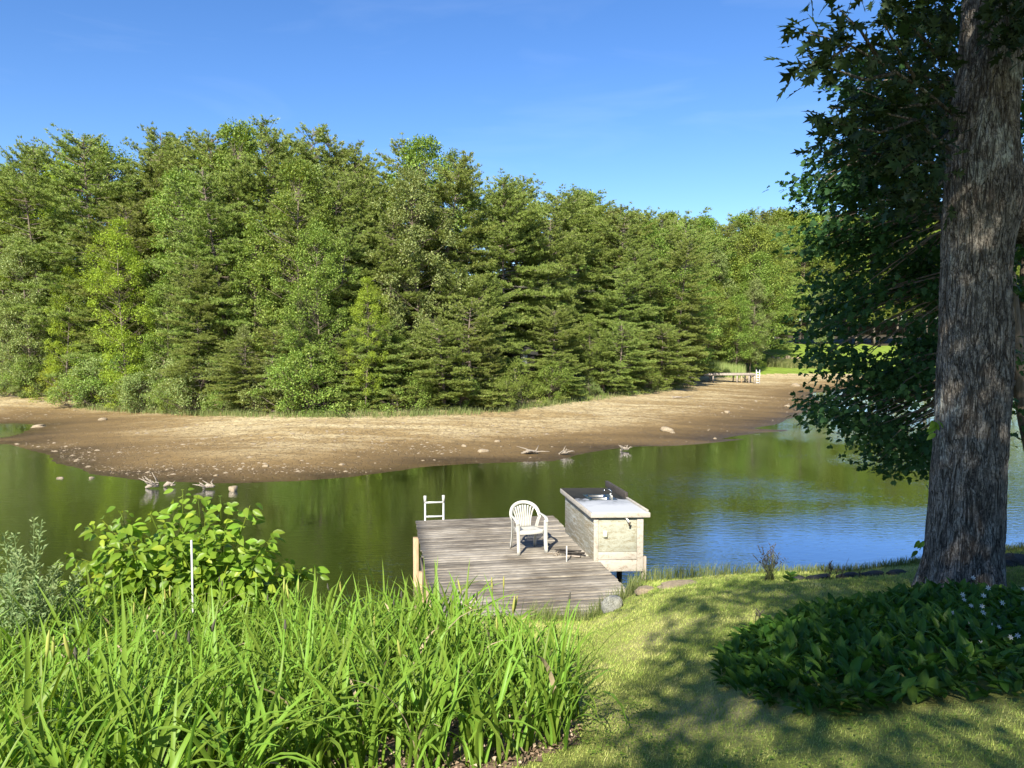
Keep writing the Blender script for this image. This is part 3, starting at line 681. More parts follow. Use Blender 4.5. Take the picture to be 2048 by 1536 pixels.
# ------------------------------------------------------------------ blades: shore grass, reeds, lawn grass
def blades(name, P, h, wdt, mat, lean=.35, kind='stuff', seg=1, label=None, cat=None, parent=None):
    n = len(P); a = NR.uniform(0, 2 * pi, n); d = np.stack([np.cos(a), np.sin(a), 0 * a], 1); ln = NR.uniform(0, lean, n) * h
    sidev = np.stack([-np.sin(a + .7), np.cos(a + .7), 0 * a], 1) * (wdt / 2)[:, None]
    tip = P + d * ln[:, None] + np.array([0, 0, 1]) * h[:, None]
    if seg == 1:
        V = np.stack([P - sidev, P + sidev, tip], 1).reshape(-1, 3); Fc = np.arange(3 * n).reshape(-1, 3)
    else:
        mid = P + d * (ln * .28)[:, None] + np.array([0, 0, 1]) * (h * .6)[:, None]
        V = np.stack([P - sidev, P + sidev, mid + sidev * .8, mid - sidev * .8, tip], 1).reshape(-1, 3)
        b = np.arange(n)[:, None] * 5; Fc = np.concatenate([b + [0, 1, 2], b + [0, 2, 3], b + [3, 2, 4]])
    o = link(name, mk_mesh(name, V, Fc, mat), parent); tag(o, label, cat, kind=kind); return o
P = []; 
for px in np.linspace(150, 1390, 9000):
    c = .5 + .5 * sin(px * .021) * sin(px * .05)
    if R.random() > .25 + .75 * c: continue
    d = fy_at(px) + R.gauss(-.3, .45); x = (px + R.uniform(-10, 10) - 1024) / F * d; P.append((x, d))
P = np.array(P); P = np.column_stack([P, h_far(P[:, 0], P[:, 1])])
blades('shore_grass', P, NR.uniform(.15, .5, len(P)), NR.uniform(.015, .035, len(P)), M['shore_grass'], .5, seg=2, label='wispy green grass along foot of wood at top of mudflat', cat='grass')
P = []
for _ in range(5200):
    px = R.uniform(1395, 1484) + R.gauss(0, 5); c = 97 + R.uniform(0, 9); P.append(((px - 1024) / F * c, c))
P = np.array(P); P = np.column_stack([P, h_far(P[:, 0], P[:, 1])])
blades('reed_bed', P, NR.uniform(.9, 1.7, len(P)), NR.uniform(.03, .06, len(P)), M['reed'], .15, seg=2, label='pale green reeds standing behind the far dock', cat='reeds')
P = []
for _ in range(9000):
    px = R.uniform(1535, 1700); c = 111 + R.uniform(0, 5) ; P.append(((px - 1024) / F * c, c))
P = np.array(P); P = np.column_stack([P, h_far(P[:, 0], P[:, 1])])
blades('bank_weeds', P, NR.uniform(.3, 1.1, len(P)), NR.uniform(.03, .07, len(P)), M['shore_grass'], .6, seg=2, label='rough weeds between the far mud and the far lawn', cat='weeds')

# pale stones and clods strewn over the mud (too many to count)
def stone_cloud(name, P, size, mat, label, cat, flat=.4):
    base = np.array([[1, 0, 0], [.3, .9, 0], [-.8, .6, 0], [-.9, -.5, 0], [.2, -1, 0], [.15, .1, .9], [-.3, -.2, .8]])
    tf = np.array([[0, 1, 5], [1, 2, 5], [2, 6, 5], [2, 3, 6], [3, 4, 6], [4, 5, 6], [4, 0, 5]])
    a = NR.uniform(0, 2 * pi, len(P)); A = np.stack([np.cos(a), np.sin(a), 0 * a], 1)
    tb = base * [1, .75, flat]
    v, f = scatter(tb, tf, P - np.array([0, 0, .005]), A, np.repeat([[0, 0, 1.]], len(P), 0), size)
    return tag(link(name, mk_mesh(name, v, f, mat)), label, cat, kind='stuff')
P = []; Sz = []
for _ in range(26000):
    px = R.uniform(-60, 1640); py = R.uniform(775, 962); q = atz(px, py, .5); s_ = float(sfar(q[0], q[1]))
    if s_ < .4: continue
    c = vnoise(np.array([[q[0] * .16, q[1] * .4, 3.3]]), 8)[0]
    if c < .02 and R.random() > .10: continue
    P.append(q[:2]); Sz.append(min(.12, R.paretovariate(3.0) * .021) * (1 + q[1] / 120))
P = np.array(P); P = np.column_stack([P, h_far(P[:, 0], P[:, 1])])
stone_cloud('strewn_stones', P, np.array(Sz), M['rock'], 'small pale stones strewn in drifts across the mudflat', 'stones')

def rock_mesh(seed, mat, flat=.6, jag=.45, sub=3):
    bm = bmesh.new(); bmesh.ops.create_icosphere(bm, subdivisions=sub, radius=1)
    V = np.array([v.co[:] for v in bm.verts]); Fc = np.array([[v.index for v in f.verts] for f in bm.faces]); bm.free()
    V = V * (1 + jag * vnoise(V * 1.3 + seed * 7.1, seed) + jag * .4 * vnoise(V * 3.5 + seed, seed + 1))[:, None]
    V = np.sign(V) * np.minimum(abs(V), .93) ; V[:, 2] *= flat; return mk_mesh('rock', V, Fc, mat, False)
def rock(px, py, wpx, label, far=True, mat='rock', flat=.5, seed=None, dz=.0, group=None, z=None):
    p = hit(px, py, not far) if z is None else atz(px, py, z); s = wpx / F * p[1] / 2 / .85
    o = link('rock', rock_mesh(seed or R.randint(1, 999), M[mat], flat), None, (p[0], p[1], p[2] + s * flat * .15 + dz), (0, 0, R.uniform(0, 6)), (s, s * .8, s))
    return tag(o, label, 'rock', group)
rock(1332, 862, 26, 'pale flat-topped rock lying on mud above the lone stump in the water')
rock(1345, 866, 9, 'small stone just right of the pale flat-topped rock on the mud')
rock(965, 903, 20, 'flat slab rock on the wet mud right of centre')
rock(928, 893, 12, 'rounded pale stone left of the flat slab on the mud')
rock(995, 884, 12, 'small flat stone above the flat slab on the mud')
rock(684, 930, 11, 'small upright stone near the water, above the dock left corner')
rock(530, 933, 12, 'thin pale stone on mud above the leafy bush')
rock(432, 952, 9, 'small brown stone at waterline above the right-hand driftwood')
rock(1455, 826, 14, 'pale stone on the mud below the far dock')
rock(1430, 878, 9, 'small stone on the point of mud near the water')
rock(1575, 813, 12, 'stone near the tip of the far mud beside the maple leaves')
rock(120, 956, 15, 'flat stone breaking the water at the far left', z=0.0, flat=.25)
rock(183, 956, 9, 'small stone at the water edge, right of the flat wet stone', z=0.0)
rock(467, 982, 16, 'grey rock standing in shallow water right of the driftwood', z=0.0, flat=.7, dz=.05)
rock(205, 805 + 35, 16, 'long pale stone on the high mud at left')
rock(78, 868 - 14, 22, 'pale ledge rock beside the dark inlet at left', flat=.35)
rock(1590, 772, 18, 'pale rock on the far mud right of the far dock ladder')
# stone row on the far lawn
for k, (px, wpx) in enumerate([(1546, 8), (1556, 8), (1566, 6), (1575, 11), (1586, 6), (1597, 11), (1614, 9)]):
    rock(px, 717 + (k % 3), wpx, f"white stone of the row on the far lawn, {['first','second','third','fourth','fifth','sixth','last'][k]} from the left", flat=.8)
# near rocks by the dock
def rock_at(loc, s, label, mat, flat=.7, seed=5, rz=.4):
    return tag(link('rock', rock_mesh(seed, M[mat], flat, .35, 4), None, loc, (0, 0, rz), s), label, 'rock')
q = hit(1226, 1222); rock_at((q[0], q[1] + .1, q[2] + .05), (.145, .125, .16), 'white lichen-covered boulder at the near right corner of the dock', 'lichen', .8, 5)
q = hit(1345, 1174); rock_at((q[0] + .1, q[1], q[2] + .0), (.33, .22, .12), 'mossy flat rock in the grass right of the sink cabinet', 'rock', .5, 8)
q = hit(1290, 1186); rock_at((q[0], q[1] + .05, q[2]), (.14, .12, .12), 'small pale stone at the foot of the cabinet post', 'rock', .6, 9)
for k, (px, py, wd) in enumerate([(1640, 1161, .34), (1700, 1158, .30), (1750, 1155, .26), (1800, 1152, .25), (1600, 1163, .16)]):
    q = hit(px, py - 3); rock_at((q[0], q[1] + .06, q[2] - .005), (wd * .6, .10, .075), ['dark rock on the bank edge beneath the bare stems', 'dark rock in the middle of the bank edge left of oak', 'dark rock nearer the oak on the bank edge', 'dark rock nearest the oak trunk on the bank edge', 'small dark rock beside the green sprout on the bank'][k], 'rock_dark', .6, 20 + k)
for k, (px, py, wd) in enumerate([(2022, 1126, .25), (2046, 1125, .22)]):
    q = hit(px, py); rock_at((q[0], q[1], q[2]), (wd, .2, .12), ['dark bank rock just right of the oak trunk', 'dark bank rock at the right edge of the view'][k], 'rock_dark', .6, 30 + k)

# ------------------------------------------------------------------ driftwood stumps
def driftwood(name, px, py, spread, label, n=9, seed=1, z=None, flatten=1.0):
    rr = random.Random(seed); p = atz(px, py, 0) if z is None else hit(px, py, False)
    t = thing(name, label, 'driftwood', p, 0)
    core = Acc(); core.tube([(-.3 * spread, 0, .03), (-.05, .02, .12), (.25 * spread, 0, .10)], [.04, .085, .05], 8); core.build('log', M['pale_wood'], t, True)
    for k in range(n):
        a = rr.uniform(-.3, pi + .3); L = rr.uniform(.25, .75) * spread; e = rr.uniform(.1, 1.1) * flatten
        b = Vector((rr.uniform(-.25, .25) * spread, rr.uniform(-.1, .1), .08)); d = Vector((cos(a) * cos(e), rr.uniform(-.5, .5), sin(e)))
        pts = [b, b + d * L * .5 + Vector((rr.uniform(-.05, .05), 0, rr.uniform(-.02, .08))), b + d * L + Vector((rr.uniform(-.1, .1), 0, rr.uniform(-.08, .12)))]
        A_ = Acc(); A_.tube(pts, [.035, .024, .008], 5); A_.build('root', M['pale_wood'], t, True)
    return t
driftwood('driftwood_stump', 305, 977, .8, 'pale forked stump roots rising from water at left, above the bush', 9, 3)
driftwood('driftwood_log', 338, 974, .6, 'low pale log lying in shallow water right of the forked stump', 4, 9, flatten=.2)
driftwood('driftwood_stump', 418, 978, .7, 'chunky pale stump with flat root in water right of the low log', 6, 5, flatten=.5)
driftwood('driftwood_stump', 1250, 902, .75, 'lone white antler-like stump standing in the water right of centre', 6, 7)
driftwood('driftwood_stump', 1128, 910, .8, 'pale stump at the tip of the mud beside the water', 7, 11, z=1, flatten=.6)
driftwood('driftwood_log', 1060, 908, 1.3, 'tangle of pale branches lying on mud left of the mud-tip stump', 12, 13, z=1, flatten=.2)
driftwood('driftwood_log', 1355, 797, 1.6, 'thin bleached branch lying on mud below the overhanging pine', 5, 17, z=1, flatten=.12)

# ------------------------------------------------------------------ far dock
g0 = hit(1518, 768, False); D0 = g0[1]; zt = EYE + (690 - 747) / F * D0
t = thing('far_dock', 'long grey wooden dock standing dry on posts over the far mud', 'dock', (0, 0, 0))
xl, xr = (1375 - 1024) / F * D0, (1512 - 1024) / F * D0
nb_ = int((xr - xl) / .3)
for k in range(nb_):
    A_ = Acc(); A_.box((xl + (k + .5) * .3, D0 + .9, zt + R.uniform(-.006, .006)), (.27, 1.8, .05)); A_.build('plank', M['lumber_grey'], t)
for yy, mat in ((D0 + .02, 'lumber_grey'), (D0 + 1.75, 'lumber_grey')):
    A_ = Acc(); A_.box(((xl + xr) / 2, yy, zt - .13), (xr - xl, .06, .2)); A_.build('joist', M[mat], t)
for px in (1427, 1475, 1484, 1499, 1510):
    for yy in (D0 + .1, D0 + 1.6):
        x = (px - 1024) / F * D0; A_ = Acc(); gz = float(ground(x, yy)); A_.box((x, yy, (zt + gz) / 2 - .08), (.14, .14, zt - gz - .02)); A_.build('post', M['lumber_grey' if px != 1484 else 'lumber'], t)
for a_, b_ in (((1484, 0), (1510, 1)), ((1484, 1), (1500, 0))):
    A_ = Acc(); A_.tube([((a_[0] - 1024) / F * D0, D0 + .2, g0[2] + .15 + a_[1] * (zt - g0[2] - .4)), ((b_[0] - 1024) / F * D0, D0 + .2, g0[2] + .15 + b_[1] * (zt - g0[2] - .4))], .05, 4); A_.build('brace', M['dark_wood'], t)
t = thing('far_ladder', 'white metal ladder hung on the end of the far dry dock', 'ladder', (0, 0, 0))
x0, x1 = (1512.5 - 1024) / F * D0, (1519 - 1024) / F * D0
for x in (x0, x1): A_ = Acc(); A_.tube([(x, D0 - .1, g0[2]), (x, D0 - .1, zt + .45)], .05, 6); A_.build('rail', M['alu'], t)
for k in range(5): A_ = Acc(); A_.tube([(x0, D0 - .1, g0[2] + .15 + k * .3), (x1, D0 - .1, g0[2] + .15 + k * .3)], .05, 5); A_.build('rung', M['alu'], t)

# ------------------------------------------------------------------ white house glimpsed in the wood
D = fy_at(1045) + 5.6; xc = (1046 - 1024) / F * D; gz = float(ground(xc, D))
t = thing('house', 'white cabin glimpsed through the trunks in the gap behind the chair', 'house', (xc, D, gz))
A_ = Acc(); A_.box((0, 1.6, 1.6), (1.7, 3.0, 3.2)); A_.build('wall', M['dark_wood'], t)
for k in range(9): A_ = Acc(); A_.box((.1, .085, 2.3 + k * .13), (.42, .03, .12)); A_.build('board', M['siding'], t)
A_ = Acc(); A_.add([[-1.1, -.1, 3.2], [1.1, -.1, 3.2], [1.1, 3.3, 3.2], [-1.1, 3.3, 3.2], [-1.1, 1.6, 3.9], [1.1, 1.6, 3.9]], [[0, 1, 5, 4], [2, 3, 4, 5], [3, 2, 1, 0]], [[0, 4, 3], [1, 2, 5]]); A_.build('roof', M['roof'], t)
A_ = Acc(); A_.box((-.6, .09, 2.1), (.5, .04, .9)); wn = A_.build('window', M['siding'], t); A_ = Acc(); A_.box((-.6, .06, 2.1), (.4, .03, .78)); A_.build('pane', M['glass'], wn)

# ------------------------------------------------------------------ the near dock
TH = radians(9.65); vv = np.array([-sin(TH), cos(TH), 0]); uu = np.array([cos(TH), sin(TH), 0]); DO = np.array([-2.09, 16.52, 1.2])
def dk(u, v, z=0): return DO + uu * u + vv * v + np.array([0, 0, z])
dock = thing('wooden_dock', 'weathered grey plank dock with peeling pale paint reaching over the pond', 'dock', dk(0, 0), TH)
def plank_mesh(seed, L, Wd, Tk=.036):
    rr = np.random.default_rng(seed); n = 13; x = np.linspace(0, L, n)
    dy = rr.normal(size=n) * .0016; dzv = np.cumsum(rr.normal(size=n)) * .0008
    sec = [(-Wd / 2 + .004, Tk / 2 * -1), (Wd / 2 - .004, -Tk / 2), (Wd / 2, -Tk / 2 + .004), (Wd / 2, Tk / 2 - .005), (Wd / 2 - .006, Tk / 2), (0, Tk / 2 - .002), (-Wd / 2 + .006, Tk / 2), (-Wd / 2, Tk / 2 - .005)]
    V = np.array([[x[i], y + dy[i], z + dzv[i]] for i in range(n) for y, z in sec])
    k = len(sec); Q = [[i * k + j, (i + 1) * k + j, (i + 1) * k + (j + 1) % k, i * k + (j + 1) % k] for i in range(n - 1) for j in range(k)]
    T = [[0, j + 1, j] for j in range(1, k - 1)] + [[(n - 1) * k, (n - 1) * k + j, (n - 1) * k + j + 1] for j in range(1, k - 1)]
    return mk_mesh('plank', V, [np.array(Q), np.array(T)], M['deck'])
PM = [plank_mesh(s, 3.05, .137) for s in range(8)]
PML = [plank_mesh(s + 50, 3.95, .137) for s in range(3)]
npl = 44
for k in range(npl):
    v = -.07 - k * .1445; long_ = -1.70 < v < -1.0
    if v < -6.45: break
    me = (PML if (long_ and -1.6 < v < -1.1) else PM)[k % (3 if (long_ and -1.6 < v < -1.1) else 8)]
    link('plank', me, dock, (R.uniform(-.02, .015), v, -.018 + R.uniform(-.004, .004)), (R.uniform(-.012, .012), 0, R.uniform(-.0025, .0025)))
for u in (.06, 1.0, 2.0, 2.92):
    A_ = Acc(); A_.box((u, -3.2, -.036 - .085), (.045, 6.3, .16)); A_.build('joist', M['lumber_grey'], dock)
A_ = Acc(); A_.box((1.52, .012, -.12), (3.0, .035, .17)); A_.build('rim_board', M['lumber_grey'], dock)
for v in (-.75, -3.2, -5.5):
    for u in (-.03, 2.98):
        if u > 2 and v < -4: continue
        A_ = Acc(); A_.box((u, v, -.16 - 1.2), (.11, .14, 2.35), ch=.006); A_.build('post', M['lumber'], dock)
A_ = Acc(); A_.box((-.01, -4.4, -.30), (.04, 3.6, .42)); A_.build('skirt_board', M['lumber'], dock)
# ladder
t = thing('swim_ladder', 'short white metal swim ladder at far left corner of the dock', 'ladder', dk(.41, .07), TH)
for sx in (-.2, .2):
    A_ = Acc(); A_.tube([(sx, 0, -1.7), (sx, 0, .42)], .020, 10); rl = A_.build('rail', M['alu'], t, True)
    A_ = Acc(); A_.tube([(sx, 0, .36), (sx, 0, .52)], [.026, .032], 10); A_.build('cap', M['plastic'], t, True)
for z in (.06, .37, -.24, -.54, -.84, -1.14):
    A_ = Acc(); A_.box((0, 0, z), (.38, .05, .03), ch=.004); A_.build('rung', M['alu'], t)

# ------------------------------------------------------------------ sink cabinet
c0 = np.array([1.44, 13.39]); e1 = np.array([cos(radians(2)), sin(radians(2))]); e2 = vv[:2]
Lc, Wc = 2.15, .86
cab = thing('sink_cabinet', 'peeling white plywood cabinet with outdoor sink on the dock edge', 'cabinet', (c0[0], c0[1], 1.2), 0)
def sk(a, b, z):  # cabinet coordinates (across, along) are slightly racked
    q = e1 * a + e2 * b; return [q[0], q[1], z]
def slab(name, a0, a1, b0, b1, z0, z1, mat, parent=cab, ch=0):
    V = [sk(a0, b0, z0), sk(a1, b0, z0), sk(a1, b1, z0), sk(a0, b1, z0), sk(a0, b0, z1), sk(a1, b0, z1), sk(a1, b1, z1), sk(a0, b1, z1)]
    A_ = Acc(); A_.add(V, [[3, 2, 1, 0], [4, 5, 6, 7], [0, 1, 5, 4], [1, 2, 6, 5], [2, 3, 7, 6], [3, 0, 4, 7]]); o = A_.build(name, M[mat], parent)
    if ch: m_ = o.modifiers.new('b', 'BEVEL'); m_.width = ch; m_.segments = 2
    return o
slab('side_panel', 0, .018, .02, Lc, .0, .79, 'peel_side', ch=.002)
slab('side_panel', Wc - .018, Wc, .02, Lc, -.17, .79, 'peel_side', ch=.002)
slab('back_panel', .02, Wc - .02, Lc - .02, Lc - .002, -.1, .79, 'peel_side')
slab('front_panel', .08, Wc - .1, .008, .024, .16, .79, 'peel_front', ch=.002)
slab('corner_stile', 0, .078, -.006, .016, .0, .79, 'peel_trim', ch=.003)
slab('corner_stile', Wc - .098, Wc + .012, -.014, .018, -.19, .79, 'peel_trim', ch=.004)
slab('rail_board', .08, Wc - .10, -.004, .022, .02, .155, 'peel_trim', ch=.003)
slab('rail_board', .08, Wc - .10, -.004, .022, -.19, .012, 'peel_trim', ch=.003)
slab('post', Wc + .015, Wc + .085, .03, .10, -1.6, .06, 'lumber_grey', ch=.004)
slab('post', Wc - .28, Wc - .2, .5, .58, -1.7, -.02, 'dark_wood', ch=.004)
slab('post', Wc - .1, Wc - .02, Lc - .12, Lc - .04, -2.2, -.0, 'dark_wood', ch=.004)
# counter with a hole for the sink
tt = .87
def ring(name, holes, z0, z1, mat):
    a = [-.055, .22, .66, Wc + .09]; b = [-.055, 1.0, 1.52, Lc + .12]
    o = None; A_ = Acc()
    for i in range(3):
        for j in range(3):
            if i == 1 and j == 1: continue
            A_.add([sk(a[i], b[j], z1), sk(a[i + 1], b[j], z1), sk(a[i + 1], b[j + 1], z1), sk(a[i], b[j + 1], z1)], [[0, 1, 2, 3]])
            A_.add([sk(a[i], b[j], z0), sk(a[i + 1], b[j], z0), sk(a[i + 1], b[j + 1], z0), sk(a[i], b[j + 1], z0)], [[3, 2, 1, 0]])
    for (p, q) in (((a[0], b[0]), (a[3], b[0])), ((a[3], b[0]), (a[3], b[3])), ((a[3], b[3]), (a[0], b[3])), ((a[0], b[3]), (a[0], b[0]))):
        A_.add([sk(*p, z0), sk(*q, z0), sk(*q, z1), sk(*p, z1)], [[0, 1, 2, 3]])
    return A_.build(name, M[mat], cab)
ring('countertop', None, .86, .878, 'counter')
slab('fascia', -.075, -.057, -.06, Lc + .12, .785, .868, 'peel_trim', ch=.003)
slab('fascia', -.075, Wc + .11, -.078, -.058, .785, .868, 'peel_trim', ch=.003)
slab('fascia', Wc + .092, Wc + .11, -.056, Lc + .12, .785, .868, 'peel_trim', ch=.003)
slab('backsplash', Wc + .05, Wc + .088, -.05, 1.1, .880, .915, 'peel_trim', ch=.003)
slab('backsplash', Wc + .03, Wc + .09, 1.1, Lc + .25, .880, 1.0, 'dark_wood', ch=.003)
def basin(a0, a1, b0, b1, name='basin'):
    A_ = Acc(); z1 = .884; n = 20
    def rr_(a0, a1, b0, b1, r, z):
        pts = []
        for (cx, cy, s0) in ((a1 - r, b1 - r, 0), (a0 + r, b1 - r, pi / 2), (a0 + r, b0 + r, pi), (a1 - r, b0 + r, 3 * pi / 2)):
            for q in range(5): an = s0 + q * pi / 8; pts.append(sk(cx + r * cos(an), cy + r * sin(an), z))
        return pts
    L0 = rr_(a0, a1, b0, b1, .05, z1); L1 = rr_(a0 + .01, a1 - .01, b0 + .01, b1 - .01, .05, z1 - .012); L2 = rr_(a0 + .025, a1 - .025, b0 + .025, b1 - .025, .06, z1 - .15)
    V = L0 + L1 + L2 + [sk((a0 + a1) / 2, (b0 + b1) / 2, z1 - .155)]
    Q = [[k * 20 + i, k * 20 + (i + 1) % 20, (k + 1) * 20 + (i + 1) % 20, (k + 1) * 20 + i] for k in (0, 1) for i in range(20)]
    A_.add(V, Q, [[40 + i, 40 + (i + 1) % 20, 60] for i in range(20)]); return A_.build(name, M['steel'], sink, True), rr_(a0, a1, b0, b1, .05, z1)
sink = thing('sink', 'double-bowl stainless steel sink set into the cabinet top', 'sink', (c0[0], c0[1], 1.2), 0)
_, r1 = basin(.24, .62, 1.02, 1.24); _, r2 = basin(.24, .62, 1.28, 1.50)
# sink rim: bridge slabs around the bowls
A_ = Acc()
for a0, a1, b0, b1 in ((.19, .245, .98, 1.54), (.615, .72, .98, 1.54), (.245, .615, .98, 1.025), (.245, .615, 1.235, 1.285), (.245, .615, 1.495, 1.54)):
    A_.add([sk(a0, b0, .884), sk(a1, b0, .884), sk(a1, b1, .884), sk(a0, b1, .884)], [[0, 1, 2, 3]])
    A_.add([sk(a0, b0, .879), sk(a1, b0, .879), sk(a1, b0, .884), sk(a0, b0, .884)], [[0, 1, 2, 3]])
A_.build('rim', M['steel'], sink)
q = sk(.68, 1.26, 0); A_ = Acc(); A_.tube([(q[0], q[1], .88), (q[0], q[1], 1.0), (q[0] - .05, q[1], 1.04), (q[0] - .13, q[1], 1.03), (q[0] - .16, q[1], 1.0)], .011, 8); A_.build('faucet', M['steel'], sink, True)
for s_ in (-.09, .09): A_ = Acc(); A_.tube([(q[0], q[1] + s_, .88), (q[0], q[1] + s_, .92), (q[0] - .02, q[1] + s_, .93)], [.016, .016, .02], 8); A_.build('tap_handle', M['plastic'], sink, True)
# outlet box and spigot on the front panel
q = sk(.20, 0, 0); t = thing('outlet_box', 'yellowed weatherproof outlet cover on the front of the sink cabinet', 'outlet', (c0[0] + q[0], c0[1] + q[1], 1.2 + .48), 0)
A_ = Acc(); A_.box((0, -.012, 0), (.072, .04, .115), ch=.006); A_.build('box', M['outlet'], t)
A_ = Acc(); A_.box((.004, -.042, .0), (.055, .016, .095), ch=.005); A_.build('cover', M['outlet'], t)
q = sk(.60, 0, 0); t = thing('spigot', 'tarnished brass spigot under the counter on the cabinet front', 'spigot', (c0[0] + q[0], c0[1] + q[1], 1.2 + .72), 0)
A_ = Acc(); A_.tube([(-.04, .02, .06), (-.035, -.05, .05), (.0, -.08, .0), (.012, -.085, -.035)], [.012, .016, .02, .016], 8); A_.build('pipe', M['alu'], t, True)
A_ = Acc(); A_.tube([(.0, -.085, -.02), (.03, -.1, -.035)], [.014, .024], 8); A_.tube([(.012, -.085, -.03), (.014, -.087, -.075)], [.014, .018], 8); A_.build('valve', M['brown_metal'], t, True)

# stake, rotten boards on the deck
q = dk(2.47, -3.66); t = tag(Acc_o := (lambda A__: (A__.box((0, 0, .14), (.022, .012, .29), ch=.003), A__.build('white_stake', M['white_stake'], None, loc=q))[1])(Acc()), 'short white stake standing on dock beside the rotten boards', 'stake')
bd = thing('rotten_board_pile', 'dark rotten boards and debris lying against the cabinet on the dock', 'boards', dk(2.62, -3.25), TH)
for k in range(7):
    A_ = Acc(); L = R.uniform(.25, .5); A_.box((0, 0, 0), (L, .045, .018), ch=.003)
    A_.build('board', M['dark_wood'] if k else M['lumber_grey'], bd, loc=(R.uniform(-.08, .1), R.uniform(-.14, .12), .012 + k * .012), rot=(R.uniform(-.1, .1), R.uniform(-.08, .08), radians(-28) + R.uniform(-.25, .25)))
t = thing('wood_scraps', 'pale broken wood scraps on the dock left of the rotten boards', 'scraps', dk(2.38, -3.15), TH)
for k in range(6):
    A_ = Acc(); A_.box((0, 0, 0), (R.uniform(.06, .12), .03, .02), ch=.003); A_.build('scrap', M['pale_wood'], t, loc=(R.uniform(-.1, .1), R.uniform(-.1, .1), .015), rot=(R.uniform(-.2, .2), R.uniform(-.2, .2), R.uniform(0, 3)))

# ------------------------------------------------------------------ plastic chair
CH = thing('plastic_chair', 'white plastic garden armchair with fanned slat back on the dock', 'chair', (.285, 14.10, 1.2), radians(19))
def bez(P, n=10):
    P = np.array(P, float); t_ = np.linspace(0, 1, n)[:, None]; m_ = len(P) - 1
    out = 0
    for i in range(m_ + 1): out = out + math.comb(m_, i) * (1 - t_) ** (m_ - i) * t_ ** i * P[i]
    return out
A_ = Acc(); nx_, ny_ = 12, 12; top = []
for j in range(ny_ + 1):
    for i in range(nx_ + 1):
        a = i / nx_ * 2 - 1; b = j / ny_; wd = .235 - .035 * b; y = -.25 + b * .44 - (1 - a * a) * .03 * (1 - b)
        z = .435 - .02 * (1 - a * a) * sin(pi * b) - .035 * b + (.0 if b > .12 else -(.12 - b) ** 2 * 1.6)
        top.append((a * wd, y, z))
top = np.array(top); bot = top - [0, 0, .012]; n = len(top); Q = []
for j in range(ny_):
    for i in range(nx_):
        k = j * (nx_ + 1) + i; Q += [[k, k + 1, k + nx_ + 2, k + nx_ + 1], [n + k + nx_ + 1, n + k + nx_ + 2, n + k + 1, n + k]]
per = [i for i in range(nx_ + 1)] + [(j * (nx_ + 1) + nx_) for j in range(1, ny_ + 1)] + [ny_ * (nx_ + 1) + i for i in range(nx_ - 1, -1, -1)] + [j * (nx_ + 1) for j in range(ny_ - 1, 0, -1)]
Q += [[per[i], n + per[i], n + per[(i + 1) % len(per)], per[(i + 1) % len(per)]] for i in range(len(per))]
A_.add(np.vstack([top, bot]), Q); A_.build('seat', M['plastic'], CH, True)
A_ = Acc(); P_ = bez([(-.235, -.245, .395), (0, -.31, .385), (.235, -.245, .395)], 10); A_.sweep(P_, (0, 0, 1), (0, 1, 0), .055, .012); A_.build('apron', M['plastic'], CH)
for s_ in (-1, 1):
    A_ = Acc(); P_ = bez([(s_ * .22, -.24, .40), (s_ * .22, 0, .37), (s_ * .19, .2, .36)], 6); A_.sweep(P_, (0, 0, 1), (1, 0, 0), .05, .012); A_.build('side_apron', M['plastic'], CH)
# back: slats and arch
for k in range(9):
    a = (k - 4) / 4; A_ = Acc(); zt_ = .80 - .055 * a * a
    P_ = bez([(a * .125, .185, .40), (a * .125, .20, .52), (a * .17, .235, .66), (a * .205, .27 - .05 * a * a, zt_)], 9)
    A_.sweep(P_, (1, 0, 0), (0, 1, -.2), np.linspace(.022, .034, 9), .009); A_.build('slat', M['plastic'], CH)
A_ = Acc(); P_ = bez([(-.275, .10, .60), (-.30, .21, .78), (-.16, .29, .88), (0, .30, .875), (.16, .29, .88), (.30, .21, .78), (.275, .10, .60)], 22)
Wn = np.stack([P_[:, 0] * -1.0, 0 * P_[:, 0], -(P_[:, 2] - .55)], 1); A_.sweep(P_, Wn, np.stack([P_[:, 0] * .8, 0 * P_[:, 0] + .25, 0 * P_[:, 0]], 1), .06, .014); A_.build('back_frame', M['plastic'], CH, True)
for s_ in (-1, 1):
    A_ = Acc(); P_ = bez([(s_ * .272, .17, .67), (s_ * .30, .02, .63), (s_ * .305, -.16, .66), (s_ * .29, -.25, .64), (s_ * .278, -.26, .55)], 12)
    U_ = np.stack([0 * P_[:, 0], np.linspace(.2, -1, 12), np.linspace(1, .2, 12)], 1); A_.sweep(P_, (1, 0, 0), U_, np.interp(np.linspace(0, 1, 12), [0, .6, 1], [.045, .06, .06]), .014); A_.build('armrest', M['plastic'], CH, True)
    A_ = Acc(); P_ = bez([(s_ * .280, -.258, .60), (s_ * .262, -.235, .42), (s_ * .268, -.262, .20), (s_ * .275, -.285, .0)], 9)
    A_.sweep(P_, (1, 0, 0), (0, 1, 0), np.linspace(.07, .048, 9), .012); A_.sweep(P_ - np.array([s_ * .03, -.018, 0]), (0, 1, 0), (1, 0, 0), np.linspace(.045, .038, 9), .010); A_.build('leg', M['plastic'], CH)
    A_ = Acc(); P_ = bez([(s_ * .275, .10, .62), (s_ * .215, .17, .42), (s_ * .225, .22, .2), (s_ * .235, .26, .0)], 9)
    A_.sweep(P_, (1, 0, 0), (0, 1, 0), np.linspace(.04, .048, 9), .012); A_.sweep(P_ + np.array([s_ * .02, -.02, 0]), (0, 1, 0), (1, 0, 0), .04, .010); A_.build('leg', M['plastic'], CH)

